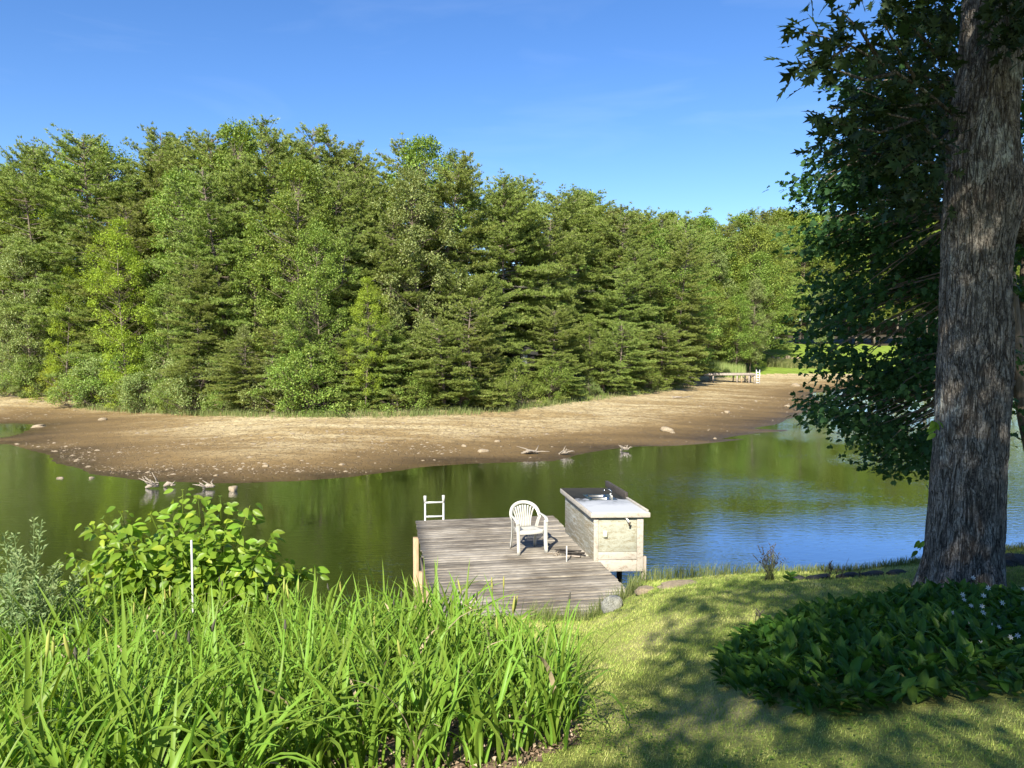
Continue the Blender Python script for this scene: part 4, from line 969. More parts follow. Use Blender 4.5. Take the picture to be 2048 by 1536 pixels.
# ------------------------------------------------------------------ oak trunk
OY = 8.0
LX = [(1250, 1828), (1190, 1842), (1120, 1850), (1000, 1861), (850, 1873), (700, 1880), (560, 1885), (440, 1889), (400, 1893), (300, 1897), (250, 1900), (200, 1908), (100, 1922), (0, 1930), (-200, 1945), (-600, 1955), (-1200, 1970)]
RX = [(1250, 2012), (1190, 2004), (1120, 2003), (1000, 2005), (850, 2012), (750, 2020), (650, 2020), (560, 2016), (480, 2022), (420, 2040), (380, 2046), (330, 2036), (250, 2030), (150, 2038), (0, 2046), (-200, 2055), (-600, 2050), (-1200, 2045)]
zs = []; 
yy_ = np.linspace(1250, -1150, 640); lx = np.interp(-yy_, [-a for a, b in LX], [b for a, b in LX]); rx = np.interp(-yy_, [-a for a, b in RX], [b for a, b in RX])
ker = np.hanning(21); ker /= ker.sum()
sm = lambda a: np.convolve(np.pad(a, 10, mode='edge'), ker, 'valid')
lx, rx = sm(lx), sm(rx)
cx_ = np.array([aty((a + b) / 2, y, OY)[0] for a, b, y in zip(lx, rx, yy_)]); cz_ = np.array([aty(1024, y, OY)[2] for y in yy_]); rd = (rx - lx) / 2 / F * OY * .955
ka = 220; ang = np.linspace(0, 2 * pi, ka, endpoint=False)
rad = np.repeat(rd[:, None], ka, 1); PP = np.stack([np.cos(ang)[None] * 14 * np.ones((640, 1)), np.sin(ang)[None] * 14 * np.ones((640, 1)), cz_[:, None] * 3.2 * np.ones((1, ka))], -1)
wv = vnoise(PP * .35, 5) * 1.6
rid = 1 - abs(vnoise(PP + wv[..., None] * [1, 1, .6], 6)) * 2; rid2 = 1 - abs(vnoise(PP * 2.1 + 9, 7)) * 2
rad = rad * (1 + .025 * vnoise(PP * .12, 8)) - .014 * np.clip(rid, 0, 1) - .006 * np.clip(rid2, 0, 1)
fl = np.clip((2.75 - cz_) / .5, 0, 1)[:, None] * .05 * (1 + np.sin(ang * 5 + 1))[None]; rad = rad + fl
V = np.stack([cx_[:, None] + rad * np.cos(ang), OY + .42 * 0 + rad * np.sin(ang), cz_[:, None] + 0 * rad], -1).reshape(-1, 3)
i = np.arange(639)[:, None] * ka; j = np.arange(ka)[None]; Q = np.stack([i + j, i + (j + 1) % ka, i + ka + (j + 1) % ka, i + ka + j], -1).reshape(-1, 4)
OB = np.array([cx_[25], OY, float(ground(cx_[25], OY))])
oak = thing('oak_tree', 'big old oak with rough grey bark standing at the right by the pond', 'tree', OB)
V = V - OB
link('trunk', mk_mesh('oak_trunk', V, Q, M['oak_bark'], True), oak)
def ob(p): return np.asarray(p) - OB
A_ = Acc(); A_.tube([ob(aty(2030, 470, 8.05)), ob(aty(2062, 400, 8.15)), ob(aty(2110, 280, 8.4)), ob(aty(2180, 60, 9))], [.16, .15, .13, .11], 14); A_.build('bough', M['oak_bark'], oak, True)
# oak limbs and the crown above the frame
topc = np.array([4.9, 8.0]); limb = Acc(); CL = []
rr = np.random.default_rng(77)
for k in range(250):
    a = rr.uniform(0, 2 * pi); u_ = rr.uniform(0, 1); r = (5.4 + 1.8 * max(0, -sin(a))) * sqrt(rr.uniform(.05, 1)) * (1 - .45 * u_); z = 10.2 + 7 * u_ + rr.normal() * .4
    c = np.array([topc[0] + r * cos(a), topc[1] + r * sin(a) * .9, z])
    if c[1] > 6 and c[2] < EYE + .47 * c[1] + .9: c[2] = EYE + .47 * c[1] + .9 + rr.uniform(0, 1.5)
    CL.append(c); b = np.array([5.05, 8.0, max(8.5, z - .55 * r - 1)]); limb.tube([ob(b), ob(b * .5 + c * .5 + [0, 0, .3]), ob(c)], [.07, .045, .012], 4, cap=False)
for k in range(40):  # extra unseen leaf clusters, added toward the sun to shade the trunk
    t_ = rr.uniform(0, 1); c = np.array([4.1, 4.4, 9.7]) * (1 - t_) + np.array([2.2, -1.0, 13.6]) * t_ + rr.normal(size=3) * [.8, .8, .7]
    CL.append(c); limb.tube([ob([5.0, 7.9, max(8.6, c[2] - 2.5)]), ob(np.array([5.0, 7.9, c[2]]) * .5 + c * .5), ob(c)], [.06, .04, .012], 4, cap=False)
limb.build('limbs', M['oak_bark'], oak, True)['kind'] = 'stuff'
CL = np.array(CL); m_ = 110; q = norm(rr.normal(size=(len(CL), m_, 3))) * (rr.uniform(0, 1, (len(CL), m_, 1)) ** .5) * [.95, .95, .55]
Cc = (CL[:, None] + q).reshape(-1, 3)
v, f = scatter(*OAK, ob(Cc), rr.normal(size=(len(Cc), 3)) + [0, 0, -.3], rr.normal(size=(len(Cc), 3)) * .5 + [0, 0, 1], rr.uniform(.13, .2, len(Cc)))
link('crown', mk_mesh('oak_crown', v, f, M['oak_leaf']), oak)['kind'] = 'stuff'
# oak sprays in view, left of the trunk
OL = [mk_mesh('oak_leaf', np.asarray(OAK[0]) * [1, s_, 1], OAK[1], M['oak_leaf']) for s_ in (1, .85, 1.1)]
def leaf_obj(me, p, axis, nrm, s, parent, name='leaf'):
    A = Vector(axis).normalized(); Nn = Vector(nrm); B = Nn.cross(A).normalized(); Nn = A.cross(B)
    Mx = Matrix((A, B, Nn)).transposed().to_4x4(); o = bpy.data.objects.new(name, me); COL.objects.link(o); o.parent = parent
    o.matrix_local = Matrix.Translation(Vector(p)) @ Mx @ Matrix.Scale(s, 4); return o
spr = Acc(); sprays = []
OAKB = [  # (px path from the trunk to the tip, depth at start/end, leaves)
    ([(1905, 228), (1840, 175), (1760, 125), (1690, 85), (1600, 62)], 7.9, 6.4, 60), ([(1760, 125), (1720, 60), (1680, 20)], 7.1, 6.8, 14), ([(1790, 145), (1730, 160), (1640, 130), (1615, 110)], 7.2, 6.4, 34),
    ([(1700, 90), (1660, 120), (1630, 140)], 6.8, 6.3, 22), ([(1900, 300), (1830, 240), (1740, 220), (1655, 215)], 7.9, 6.8, 44), ([(1830, 240), (1760, 265), (1665, 245)], 7.4, 6.8, 34),
    ([(1900, 330), (1820, 320), (1720, 300), (1655, 280)], 7.9, 7.0, 44), ([(1840, 175), (1790, 90), (1770, 50)], 7.6, 7.0, 24), ([(1900, 260), (1860, 300), (1790, 350)], 7.9, 7.1, 40), ([(1880, 120), (1830, 60), (1800, 10)], 8.2, 7.6, 40), ([(1900, 350), (1840, 400), (1760, 400)], 7.9, 7.3, 34), ([(1870, 205), (1800, 215), (1720, 180)], 7.7, 6.9, 44), ([(1860, 250), (1800, 280), (1750, 330)], 7.7, 7.1, 40)]
nl = 0; extra = []
for path, d0, d1, cnt in OAKB:
    n = len(path); P_ = np.array([aty(a, b, d0 + (d1 - d0) * i / (n - 1)) for i, (a, b) in enumerate(path)]); spr.tube(ob(P_), np.linspace(.02, .005, n), 5)
    for k in range(cnt):
        u_ = (R.uniform(.2, 1) ** .55) * (n - 1); i_ = min(int(u_), n - 2); p = P_[i_] + (P_[i_ + 1] - P_[i_]) * (u_ - i_); tdir = norm(P_[i_ + 1] - P_[i_])
        p = p + np.array([R.gauss(0, .07), R.gauss(0, .16), R.gauss(0, .06)])
        ax = norm(tdir * R.uniform(.2, 1) + np.array([R.gauss(0, .6), R.gauss(0, .6), R.gauss(-.1, .45)])); nm = np.array([R.gauss(0, .4), R.gauss(-.3, .4), R.gauss(.6, .4)])
        if nl < 300 and k < cnt * .75: leaf_obj(OL[nl % 3], ob(p), ax, nm, R.uniform(.17, .25), oak); nl += 1
        else: extra.append((p, ax, nm))
spr.build('branch', M['oak_bark'], oak, True)
rr = np.random.default_rng(5)
for k in range(700):   # inner mass of leaves close to the trunk
    px = 1905 - abs(rr.normal()) * 95; py = rr.uniform(-60, 430); p = aty(px, py, rr.uniform(7.3, 9.2))
    if px < 1700: continue
    extra.append((p, rr.normal(size=3), rr.normal(size=3) * .6 + [0, -.3, .8]))
for k in range(170):
    p = aty(rr.uniform(1975, 2070), rr.uniform(-60, 95) + max(0, rr.normal()) * 20, rr.uniform(7.0, 7.5)); extra.append((p, rr.normal(size=3), rr.normal(size=3) * .6 + [0, -.3, .8]))
v, f = scatter(*OAK, ob(np.array([e[0] for e in extra])), np.array([e[1] for e in extra]), np.array([e[2] for e in extra]), rr.uniform(.15, .22, len(extra)))
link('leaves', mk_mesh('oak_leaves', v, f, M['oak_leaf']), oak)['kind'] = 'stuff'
# climbing leaves on the oak
for lab, px, py, n_, mt in (('pale green sprig of young leaves on the left flank of the oak', 1868, 868, 6, 'vine'), ('dark heart-shaped vine leaves low on left side of the oak', 1838, 1108, 3, 'lily')):
    p = aty(px + 6, py - 16, 7.85); t = thing('vine_sprig', lab, 'vine', p); A_ = Acc(); A_.tube([(.06, .05, -.05), (0, 0, 0), (-.03, -.01, -.04)], .004, 5); A_.build('stem', M['vine'], t)
    me = mk_mesh('vine_leaf', OVAL[0] * [1, .85, 1], OVAL[1], M[mt], True)
    for k in range(n_): leaf_obj(me, (R.uniform(-.05, .02), R.uniform(-.03, .03), R.uniform(-.08, .07)), (R.uniform(-1., .3), -.2, -1 + R.uniform(0, 1.0)), (R.uniform(-.8, .8), -.7, .6), R.uniform(.09, .14), t)

# ------------------------------------------------------------------ maple hanging over the water
MB = np.array([7.35, 10.2, 0]); MB[2] = float(ground(MB[0], MB[1]))
maple = thing('maple_tree', 'dark-leaved maple behind the oak, boughs drooping over the water', 'tree', MB)
mo = lambda p: np.asarray(p) - MB
tp = [MB + [0, 0, -.1], aty(2090, 1000, 10.2), aty(2052, 830, 10.2), aty(2030, 700, 10.2), aty(2016, 560, 10.1), aty(1990, 420, 10.1), aty(1960, 200, 10.2), aty(1940, -80, 10.4), aty(1930, -300, 10.6)]
A_ = Acc(); A_.tube([mo(a) for a in tp], [.15, .13, .11, .10, .10, .09, .08, .07, .05], 10)
A_.tube([mo(aty(2052, 830, 10.2)), mo(aty(2036, 700, 10.3)), mo(aty(2050, 560, 10.5)), mo(aty(2070, 300, 10.8))], [.08, .07, .07, .05], 8); A_.build('trunk', M['bark_grey'], maple, True)
mb = Acc(); OUT = [(1790, 0), (1760, 60), (1700, 160), (1660, 280), (1645, 330), (1592, 355), (1600, 385), (1650, 420), (1610, 450), (1625, 520), (1640, 600), (1610, 660), (1640, 700), (1618, 740), (1640, 760), (1612, 795), (1640, 850), (1690, 885), (1745, 935), (1785, 985), (1830, 1005), (1860, 960), (2060, 830), (2100, 0)]
rr = np.random.default_rng(31); Cc = []; Aa = []; Nn = []
anchors = [aty(1960, 200, 10.2), aty(1990, 420, 10.1), aty(2016, 560, 10.1), aty(2030, 700, 10.2), aty(2040, 760, 10.2)]
k = 0
while k < 450:
    px = rr.uniform(1590, 2100); py = rr.uniform(-40, 1000); dins = float(sdist(px, py, OUT))
    if dins < 8 or float(vnoise(np.array([[px / 55., py / 42., 4.]]), 17)[0]) < (-.30 if py < 600 else -.1): continue
    if 640 < py < 720 and px < 1800 and rr.random() < .45: continue
    if px > 1890 and not (px > 2010) and rr.random() < .8: continue
    if px > 2010 and py > 760: continue
    D_ = rr.uniform(9.3, 12.0); c = aty(px, py, D_); k += 1
    if px < 1890 or rr.random() < .3:
        an = anchors[int(np.argmin([abs(a[2] - (c[2] + .55 * (a[0] - c[0]) * .6)) for a in anchors]))]
        mid = an * .5 + c * .5 + np.array([0, 0, .18 + rr.normal() * .08]); mb.tube([mo(an), mo(mid), mo(c * .85 + mid * .15 + [0, 0, .03]), mo(c)], [.022, .014, .008, .004], 3, cap=False)
    dr = norm((c - np.array([5.6, 10.2, c[2]])) * [1, .6, 0]); m_ = int(rr.uniform(38, 70)); ln = rr.uniform(-.42, .28, m_)
    q = dr[None] * ln[:, None] + rr.normal(size=(m_, 3)) * [.12, .16, .075] + np.outer(-.18 * np.clip(ln, 0, 1), [0, 0, 1])
    Cc.append(c + q); Aa.append(dr + rr.normal(size=(m_, 3)) * .6 + [0, 0, -.5]); Nn.append(rr.normal(size=(m_, 3)) * .45 + [0, -.2, .9])
Cc = np.concatenate(Cc); v, f = scatter(*MAPLE, mo(Cc), np.concatenate(Aa), np.concatenate(Nn), rr.uniform(.055, .105, len(Cc)))
mb.build('branches', M['bark_grey'], maple)['kind'] = 'stuff'
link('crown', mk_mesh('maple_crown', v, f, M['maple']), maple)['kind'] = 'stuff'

# ------------------------------------------------------------------ shade trees on the lawn, outside the frame
SH = broad_kit(501, H=13, cb=.38, rad=4.2, ncl=120, per=80, leaf=.2, mat='oak_leaf', bark='oak_bark', cl_r=.8, trunk_r=.25, tmpl=LEAF4)
for k, (x, y, H, wd) in enumerate([(.75, -3.9, 12, .80), (5.6, -4.2, 13, 1.0), (.2, -9.2, 13, .74), (8.5, 1.0, 13, 1.0), (3.9, -9.6, 13, 1.0)]):
    place(SH, 'lawn_tree', ['leafy tree on the lawn behind the viewer, shading the lily bed', 'leafy tree on the lawn to the right of the viewer', 'leafy tree furthest back on the lawn behind the viewer', 'leafy tree on the lawn right of the big oak', 'leafy tree on the lawn, second from furthest back behind the viewer'][k], 'tree', (x, y, float(ground(x, y))), H, None, rz=k * 1.3, wide=wd)

# ------------------------------------------------------------------ iris bed
def blade_mesh(seed, L, droop, wd=.026):
    rr = np.random.default_rng(seed); n = 9; s = np.linspace(0, 1, n)
    th = droop * s ** 2.0; dx = np.cumsum(np.sin(th)) * L / n; dz = np.cumsum(np.cos(th)) * L / n; dx -= dx[0]; dz -= dz[0]
    w_ = wd * np.interp(s, [0, .15, .6, .85, 1], [.75, 1, .85, .5, .04]) / 2; tw = rr.normal() * .5 * s; by = rr.normal() * .06 * L * s ** 2
    V = []
    for i in range(n):
        sv = np.array([sin(tw[i]), cos(tw[i]), 0]); c = np.array([dx[i], by[i], dz[i]]); nv = np.array([-cos(th[i]), 0, sin(th[i])])
        V += [c - sv * w_[i] + nv * w_[i] * .3, c, c + sv * w_[i] + nv * w_[i] * .3]
    Q = [[3 * i + j, 3 * i + j + 1, 3 * i + j + 4, 3 * i + j + 3] for i in range(n - 1) for j in (0, 1)]
    return mk_mesh('iris_leaf', V, np.array(Q), M['iris'], True)
BL = [blade_mesh(k, R.uniform(.72, 1.05), [.3, .55, .9, 1.3, 1.9, 2.6][k % 6], R.uniform(.020, .035)) for k in range(30)]
M['iris_dead'] = plain('withered_blades', (.36, .29, .17), .8, bmp=0, var=.3)
DEADB = [b_.copy() for b_ in BL[3::6]]
for b_ in DEADB: b_.materials[0] = M['iris_dead']
bud = Acc(); bud.tube([(0, 0, 0), (.01, 0, .3), (.015, 0, .62)], .004, 4)
STEM = bud.mesh('iris_stem', M['iris']); bud = Acc(); bud.tube([(.015, 0, .60), (.016, 0, .64), (.018, 0, .68), (.018, 0, .71)], [.003, .008, .007, .002], 6); BUD = bud.mesh('iris_bud', M['iris_bud'], True)
bud = Acc(); bud.tube([(.015, 0, .60), (.02, .003, .63), (.016, 0, .665)], [.003, .008, .003], 5); BUDD = bud.mesh('iris_withered_bud', M['dry_stem'])
pts = []; tries = 0
while len(pts) < 185 and tries < 9000:
    tries += 1; x, y = R.uniform(-5.2, .5), R.uniform(2.2, 7.4)
    if float(sdist(x, y, BED)) < .05 or abs(x) > .70 * y + .25: continue
    if all((x - a) ** 2 + (y - b) ** 2 > .25 ** 2 for a, b in pts): pts.append((x, y))
for (x, y) in pts:
    z = float(ground(x, y)); px = 1024 + x / y * F
    where = ('front row' if y < 3.9 else 'second row' if y < 4.9 else 'middle row' if y < 5.9 else 'back row') + ', ' + ['by the left edge', 'below the mugwort', 'below the leafy bush', 'near the white stake', 'right of the stake', 'left of the dock', 'in front of the dock', 'beside the lawn'][int(np.clip(px // 150, 0, 7))]
    t = thing('iris_clump', f'arching green iris clump, {where}', 'plant', (x, y, z), R.uniform(0, 6.28), 'iris clumps of the bed in front of the dock')
    nb2 = R.randint(24, 31); sc = R.uniform(.78, 1.04) * (1.08 if y > 5.5 else .97) * (.88 if x > -.5 and y > 5 else 1) * (1 + .16 * float(n2(x, y, .9, 21)))
    for k in range(nb2):
        o = link('leaf', R.choice(DEADB) if R.random() < .018 else R.choice(BL), t, (R.gauss(0, .055), R.gauss(0, .055), -.02), (R.gauss(0, .12), R.uniform(0, .5) ** 1.2, R.uniform(0, 6.28)), sc * R.uniform(.7, 1.1))
    if R.random() < .16:
        for q_ in range(R.choice([1, 1, 2])):
            o = link('flower_stem', STEM, t, (R.gauss(0, .05), R.gauss(0, .05), 0), (R.gauss(0, .1), R.gauss(0, .1), 0), R.uniform(.9, 1.2)); link('bud', BUD if R.random() < .6 else BUDD, o)

# leaf litter on the soil
P = []
while len(P) < 9000:
    x, y = R.uniform(-4, .8), R.uniform(2.0, 6)
    if float(abs(x) > .72 * y) or sdist(x, y, SOIL) < -.05: continue
    P.append((x, y))
P = np.array(P); P = np.column_stack([P, h_near(P[:, 0], P[:, 1]) + NR.uniform(.004, .03, len(P))])
a = NR.uniform(0, 2 * pi, len(P)); v, f = scatter(LEAF4[0] * [1, 1.0, 2.2], LEAF4[1], P, np.stack([np.cos(a), np.sin(a), NR.normal(size=len(P)) * .25], 1), NR.normal(size=(len(P), 3)) * .35 + [0, 0, 1], NR.uniform(.012, .05, len(P)))
tag(link('leaf_litter', mk_mesh('leaf_litter', v, f, M['litter'])), 'dry brown leaf litter on the soil under the irises', 'leaf litter', kind='stuff')

# lawn grass
P = []; 
n_ = 420000; X = NR.uniform(-1.8, 8.5, n_); Y = 2.4 + 9.6 * NR.uniform(0, 1, n_) ** 1.0
dens = np.interp(Y, [2.4, 4, 7, 12], [1, .95, .6, .45]); keep = (NR.uniform(0, 1, n_) < dens) & (abs(X) < .70 * Y + .2)
X, Y = X[keep], Y[keep]; sS = sdist(X, Y, SOIL); sL = sdist(X, Y, LILY); k1 = (sS < NR.uniform(-.1, .25, len(X)) ** 1) & (sL < -.02 + NR.uniform(-.08, .1, len(X)))
X, Y = X[k1], Y[k1]; Z = h_near(X, Y); k2 = Z > .35; X, Y, Z = X[k2], Y[k2], Z[k2]
onq = np.stack([X, Y, Z], 1)
dd_ = (onq[:, :2] - DO[:2]) @ np.stack([uu[:2], vv[:2]], 1); k3 = ~((dd_[:, 0] > .0) & (dd_[:, 0] < 3.06) & (dd_[:, 1] > -6.36)); onq = onq[k3]
hh = np.interp(onq[:, 1], [2, 12], [.017, .026]) * NR.uniform(.5, 1.5, len(onq)) * (1 + .35 * n2(onq[:, 0], onq[:, 1], 1.5, 12))
def grass_mat():
    m, t, o = new_mat('lawn_grass_patchy')
    g = t.nodes.new('ShaderNodeNewGeometry'); n1 = noise(t, g.outputs['Position'], 1.3, 5, .65); n2b = noise(t, g.outputs['Position'], 7, 3, .6)
    k = mathn(t, 'ADD', mathn(t, 'MULTIPLY', n1, .75), mathn(t, 'ADD', mathn(t, 'MULTIPLY', n2b, .3), mathn(t, 'MULTIPLY', g.outputs['Random Per Island'], .28)))
    col = ramp(t, k, [(.40, (.13, .22, .035)), (.57, (.27, .38, .07)), (.75, (.47, .52, .14)), (.95, (.68, .62, .30))])
    p = t.nodes.new('ShaderNodeBsdfPrincipled'); p.inputs['Roughness'].default_value = .6; p.inputs['Specular IOR Level'].default_value = .2
    tr = t.nodes.new('ShaderNodeBsdfTranslucent'); t.links.new(col, p.inputs['Base Color']); t.links.new(col, tr.inputs[0])
    mx = t.nodes.new('ShaderNodeMixShader'); mx.inputs[0].default_value = .3; t.links.new(p.outputs[0], mx.inputs[1]); t.links.new(tr.outputs[0], mx.inputs[2]); t.links.new(mx.outputs[0], o.inputs[0]); return m
M['grass'] = grass_mat()
blades('lawn_grass', onq, hh, np.interp(onq[:, 1], [2, 12], [.0035, .009]) * NR.uniform(.7, 1.3, len(onq)), M['grass'], 1.1, label='short mown grass of the lawn, part green part straw', cat='grass')
# long grass along the bank edge
P = []
for _ in range(5200):
    x = R.uniform(1.75, 7.5); P.append((x, np.interp(x, [1.7, 1.85, 3, 5, 6.65, 12], [11.4, 11.85, 11.25, 10.35, 10.25, 10.0]) + R.gauss(-.05, .10)))
for _ in range(900):
    x = R.uniform(.2, 1.9); P.append((x, 10.3 + R.uniform(-.25, .15) + max(0, x - 1.1) * 1.2))
P = np.array(P); P = np.column_stack([P, h_near(P[:, 0], P[:, 1])])
hh = NR.uniform(.06, .26, len(P)) * np.interp(P[:, 0], [1.5, 2.6, 4, 8], [1.1, 1.1, .55, .4]); blades('bank_grass', P, hh, NR.uniform(.004, .009, len(P)), M['shore_grass'], .6, seg=2, label='longer wispy grass along the edge of the bank', cat='grass')
# small weeds in the lawn and bed front
P = []
while len(P) < 1500:
    x, y = R.gauss(.3, .9), R.uniform(2.9, 5.2)
    c = vnoise(np.array([[x * 1.4, y * 1.4, 1.]]), 33)[0]
    if c < .0 or abs(x) > .68 * y or sdist(x, y, LILY) > 0 or x > 2.6: continue
    P.append((x, y))
P = np.array(P); P = np.column_stack([P, h_near(P[:, 0], P[:, 1]) + NR.uniform(.02, .075, len(P))])
a = NR.uniform(0, 2 * pi, len(P)); v, f = scatter(*OVAL, P, np.stack([np.cos(a), np.sin(a), .2 + 0 * a], 1), NR.normal(size=(len(P), 3)) * .35 + [0, 0, 1], NR.uniform(.010, .026, len(P)))
tag(link('low_weeds', mk_mesh('low_weeds', v, f, M['clover'])), 'small clover-like weeds in front of the irises and in the grass', 'weeds', kind='stuff')

# ------------------------------------------------------------------ lily patch
def lily_leaf(seed):
    rr = np.random.default_rng(seed); n = 8; s = np.linspace(0, 1, n); V = []
    cur = rr.uniform(.15, .9); fold = rr.uniform(.3, .6)
    for i in range(n):
        w_ = .20 * sin(pi * min(1, s[i] ** .8 * .97 + .03)) ** .9 * (1 if s[i] > .02 else .3); th = cur * s[i]
        c = np.array([s[i] * cos(th * .6) * 1.0, 0, -s[i] * sin(th * .6) * .5]); wv_ = rr.normal() * .012
        V += [c + [0, -w_, w_ * fold + wv_], c + [0, -w_ * .5, w_ * fold * .35], c, c + [0, w_ * .5, w_ * fold * .35], c + [0, w_, w_ * fold - wv_]]
    Q = [[5 * i + j, 5 * i + j + 1, 5 * i + j + 6, 5 * i + j + 5] for i in range(n - 1) for j in range(4)]
    return np.array(V), np.array(Q)
LT = [lily_leaf(k) for k in range(8)]; LM = [mk_mesh('lily_leaf', *LT[k], M['lily'], True) for k in range(8)]
P = []
while len(P) < 3000:
    x, y = R.uniform(1.0, 6), R.uniform(3.6, 8.2)
    if float(sdist(x, y, LILY)) < .0 or abs(x) > .72 * y: continue
    P.append((x, y))
cen = np.mean(LILY, 0); P.sort(key=lambda p: p[1] - .0 * p[0])
lp = thing('lily_patch', 'dense patch of broad dark green lily leaves under the oak', 'plants', (cen[0], cen[1], float(ground(*cen))))
LO = np.array([cen[0], cen[1], float(ground(*cen))])
A1 = []; 
for k, (x, y) in enumerate(P):
    s_ = float(sdist(x, y, LILY)); z = float(ground(x, y)); hgt = R.uniform(.0, .13) * min(1, .3 + s_ * 2) + .01
    az = R.uniform(0, 6.28); up = R.uniform(.7, 2.6) * min(1, .45 + s_); ax = (cos(az), sin(az), up); nm = (-cos(az) * up, -sin(az) * up, 1.0)
    A1.append((np.array([x, y, z + hgt]) - LO, ax, nm, R.uniform(.10, .165)))
inst = set(range(0, 300))
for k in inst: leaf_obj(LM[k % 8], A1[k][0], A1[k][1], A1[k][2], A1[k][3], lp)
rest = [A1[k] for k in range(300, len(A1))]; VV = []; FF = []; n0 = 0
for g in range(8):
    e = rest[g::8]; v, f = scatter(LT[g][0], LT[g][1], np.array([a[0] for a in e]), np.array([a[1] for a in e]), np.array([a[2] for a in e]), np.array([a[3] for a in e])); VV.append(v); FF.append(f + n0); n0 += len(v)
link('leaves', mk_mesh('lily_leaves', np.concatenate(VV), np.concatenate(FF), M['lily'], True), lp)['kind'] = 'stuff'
# white flowers
fl_px = [(1925, 1190), (1928, 1200), (1906, 1226), (1938, 1244), (1964, 1213), (1966, 1226), (1982, 1250), (1998, 1255), (2004, 1206), (2021, 1275), (2035, 1272), (1942, 1212), (1967, 1192), (1976, 1176), (1946, 1156), (1962, 1287), (1920, 1262), (2046, 1178)]
pet = Acc()
for k in range(6):
    a = k * pi / 3; pet.add([(0, 0, 0), (.012 * cos(a - .3), .012 * sin(a - .3), .004), (.022 * cos(a), .022 * sin(a), .003), (.012 * cos(a + .3), .012 * sin(a + .3), .004)], [[0, 1, 2, 3]])
FLW = pet.mesh('star_flower', M['petal'])
for k, (px, py) in enumerate(fl_px):
    p = aty(px, py, 5.1 + (1290 - py) / 130 * 1.3); g = float(ground(p[0] + .1, p[1])); 
    t = thing('star_flower_plant', 'small white star-shaped flower on thin stem in the shade below the oak', 'flower', (p[0] + .1, p[1], g), 0, 'white star flowers below the oak')
    A_ = Acc(); h_ = max(.05, p[2] - g); A_.tube([(0, 0, 0), (-.03, 0, h_ * .6), (-.1, 0, h_)], .0022, 4); A_.build('stem', M['lily'], t)
    link('flower', FLW, t, (-.1, 0, h_ + .002), (radians(50) + R.uniform(-.4, .3), R.uniform(-.3, .3), 0), R.uniform(.85, 1.2))

# ------------------------------------------------------------------ leafy bush behind the irises
BB = np.array([-3.35, 8.25, float(ground(-3.35, 8.25))]); bush = thing('leafy_bush', 'bright yellow-green broad-leaved bush behind the irises at left', 'bush', BB)
tips = [(365, 972), (395, 985), (345, 1000), (440, 985), (500, 1005), (455, 1040), (240, 1015), (205, 1035), (175, 1045), (130, 1100), (150, 1120), (300, 1020), (330, 1040), (280, 1060), (410, 1030), (545, 1065), (530, 1090), (570, 1120), (630, 1128), (600, 1140), (220, 1080), (190, 1110), (340, 1090), (400, 1090), (450, 1100), (500, 1120), (260, 1120), (310, 1130), (370, 1140), (430, 1150), (480, 1160), (220, 1160), (560, 1150), (130, 1160), (170, 1170), (390, 1060), (320, 1075)]
BLF = [mk_mesh('bush_leaf', OVAL[0] * [1, s_, 1], OVAL[1], M['bush'], True) for s_ in (.8, .95, .72)]
stems = Acc(); bl = []
for (px, py) in tips:
    D_ = R.uniform(7.6, 8.6) ; tip = aty(px, py + 6, D_); b = BB + [R.gauss(0, .15), R.gauss(0, .12), 0]
    mid = b * .5 + tip * .5 + [R.gauss(0, .05), 0, -.05 if py < 1050 else .12]; Pm = bez([b, mid, tip], 8); stems.tube(Pm - BB, np.linspace(.014, .003, 8), 5)
    for k in range(62):
        u_ = .25 + .75 * (k / 61); p = np.array([np.interp(u_, np.linspace(0, 1, 8), Pm[:, c]) for c in range(3)]); tg = norm(Pm[-1] - Pm[-2]); az = k * 2.4
        sd2 = np.array([cos(az), sin(az) * .8, 0]); spread = .10 + .2 * (1 - u_)
        p = p + sd2 * R.uniform(.02, spread) + [0, 0, R.gauss(0, .04)]
        ax = norm(sd2 + tg * .4 + [0, 0, R.uniform(-1.1, .1)]); nm = np.array([R.gauss(0, .4), R.gauss(-.7, .4), .8])
        bl.append((p - BB, ax, nm, R.uniform(.09, .165) * (.75 if u_ > .95 else 1), u_))
stems.build('stems', M['bush'], bush, True)
bl.sort(key=lambda e: -e[3] * (1 if e[0][1] < .15 else .6) * e[4])
for e in bl[:300]: leaf_obj(BLF[R.randint(0, 2)], e[0], e[1], e[2], e[3], bush)
e = bl[300:]; v, f = scatter(*OVAL, np.array([a[0] for a in e]), np.array([a[1] for a in e]), np.array([a[2] for a in e]), np.array([a[3] for a in e]))
link('leaves', mk_mesh('bush_leaves', v, f, M['bush'], True), bush)['kind'] = 'stuff'
# white stake by the bush
q = aty(383, 1080, 7.3); zb = float(ground(q[0], q[1])); A_ = Acc(); A_.box((0, 0, (q[2] - zb) / 2), (.017, .017, q[2] - zb), ch=.003)
tag(A_.build('garden_stake', M['white_stake'], None, loc=(q[0], q[1], zb)), 'thin white stake standing upright before the leafy bush', 'stake')

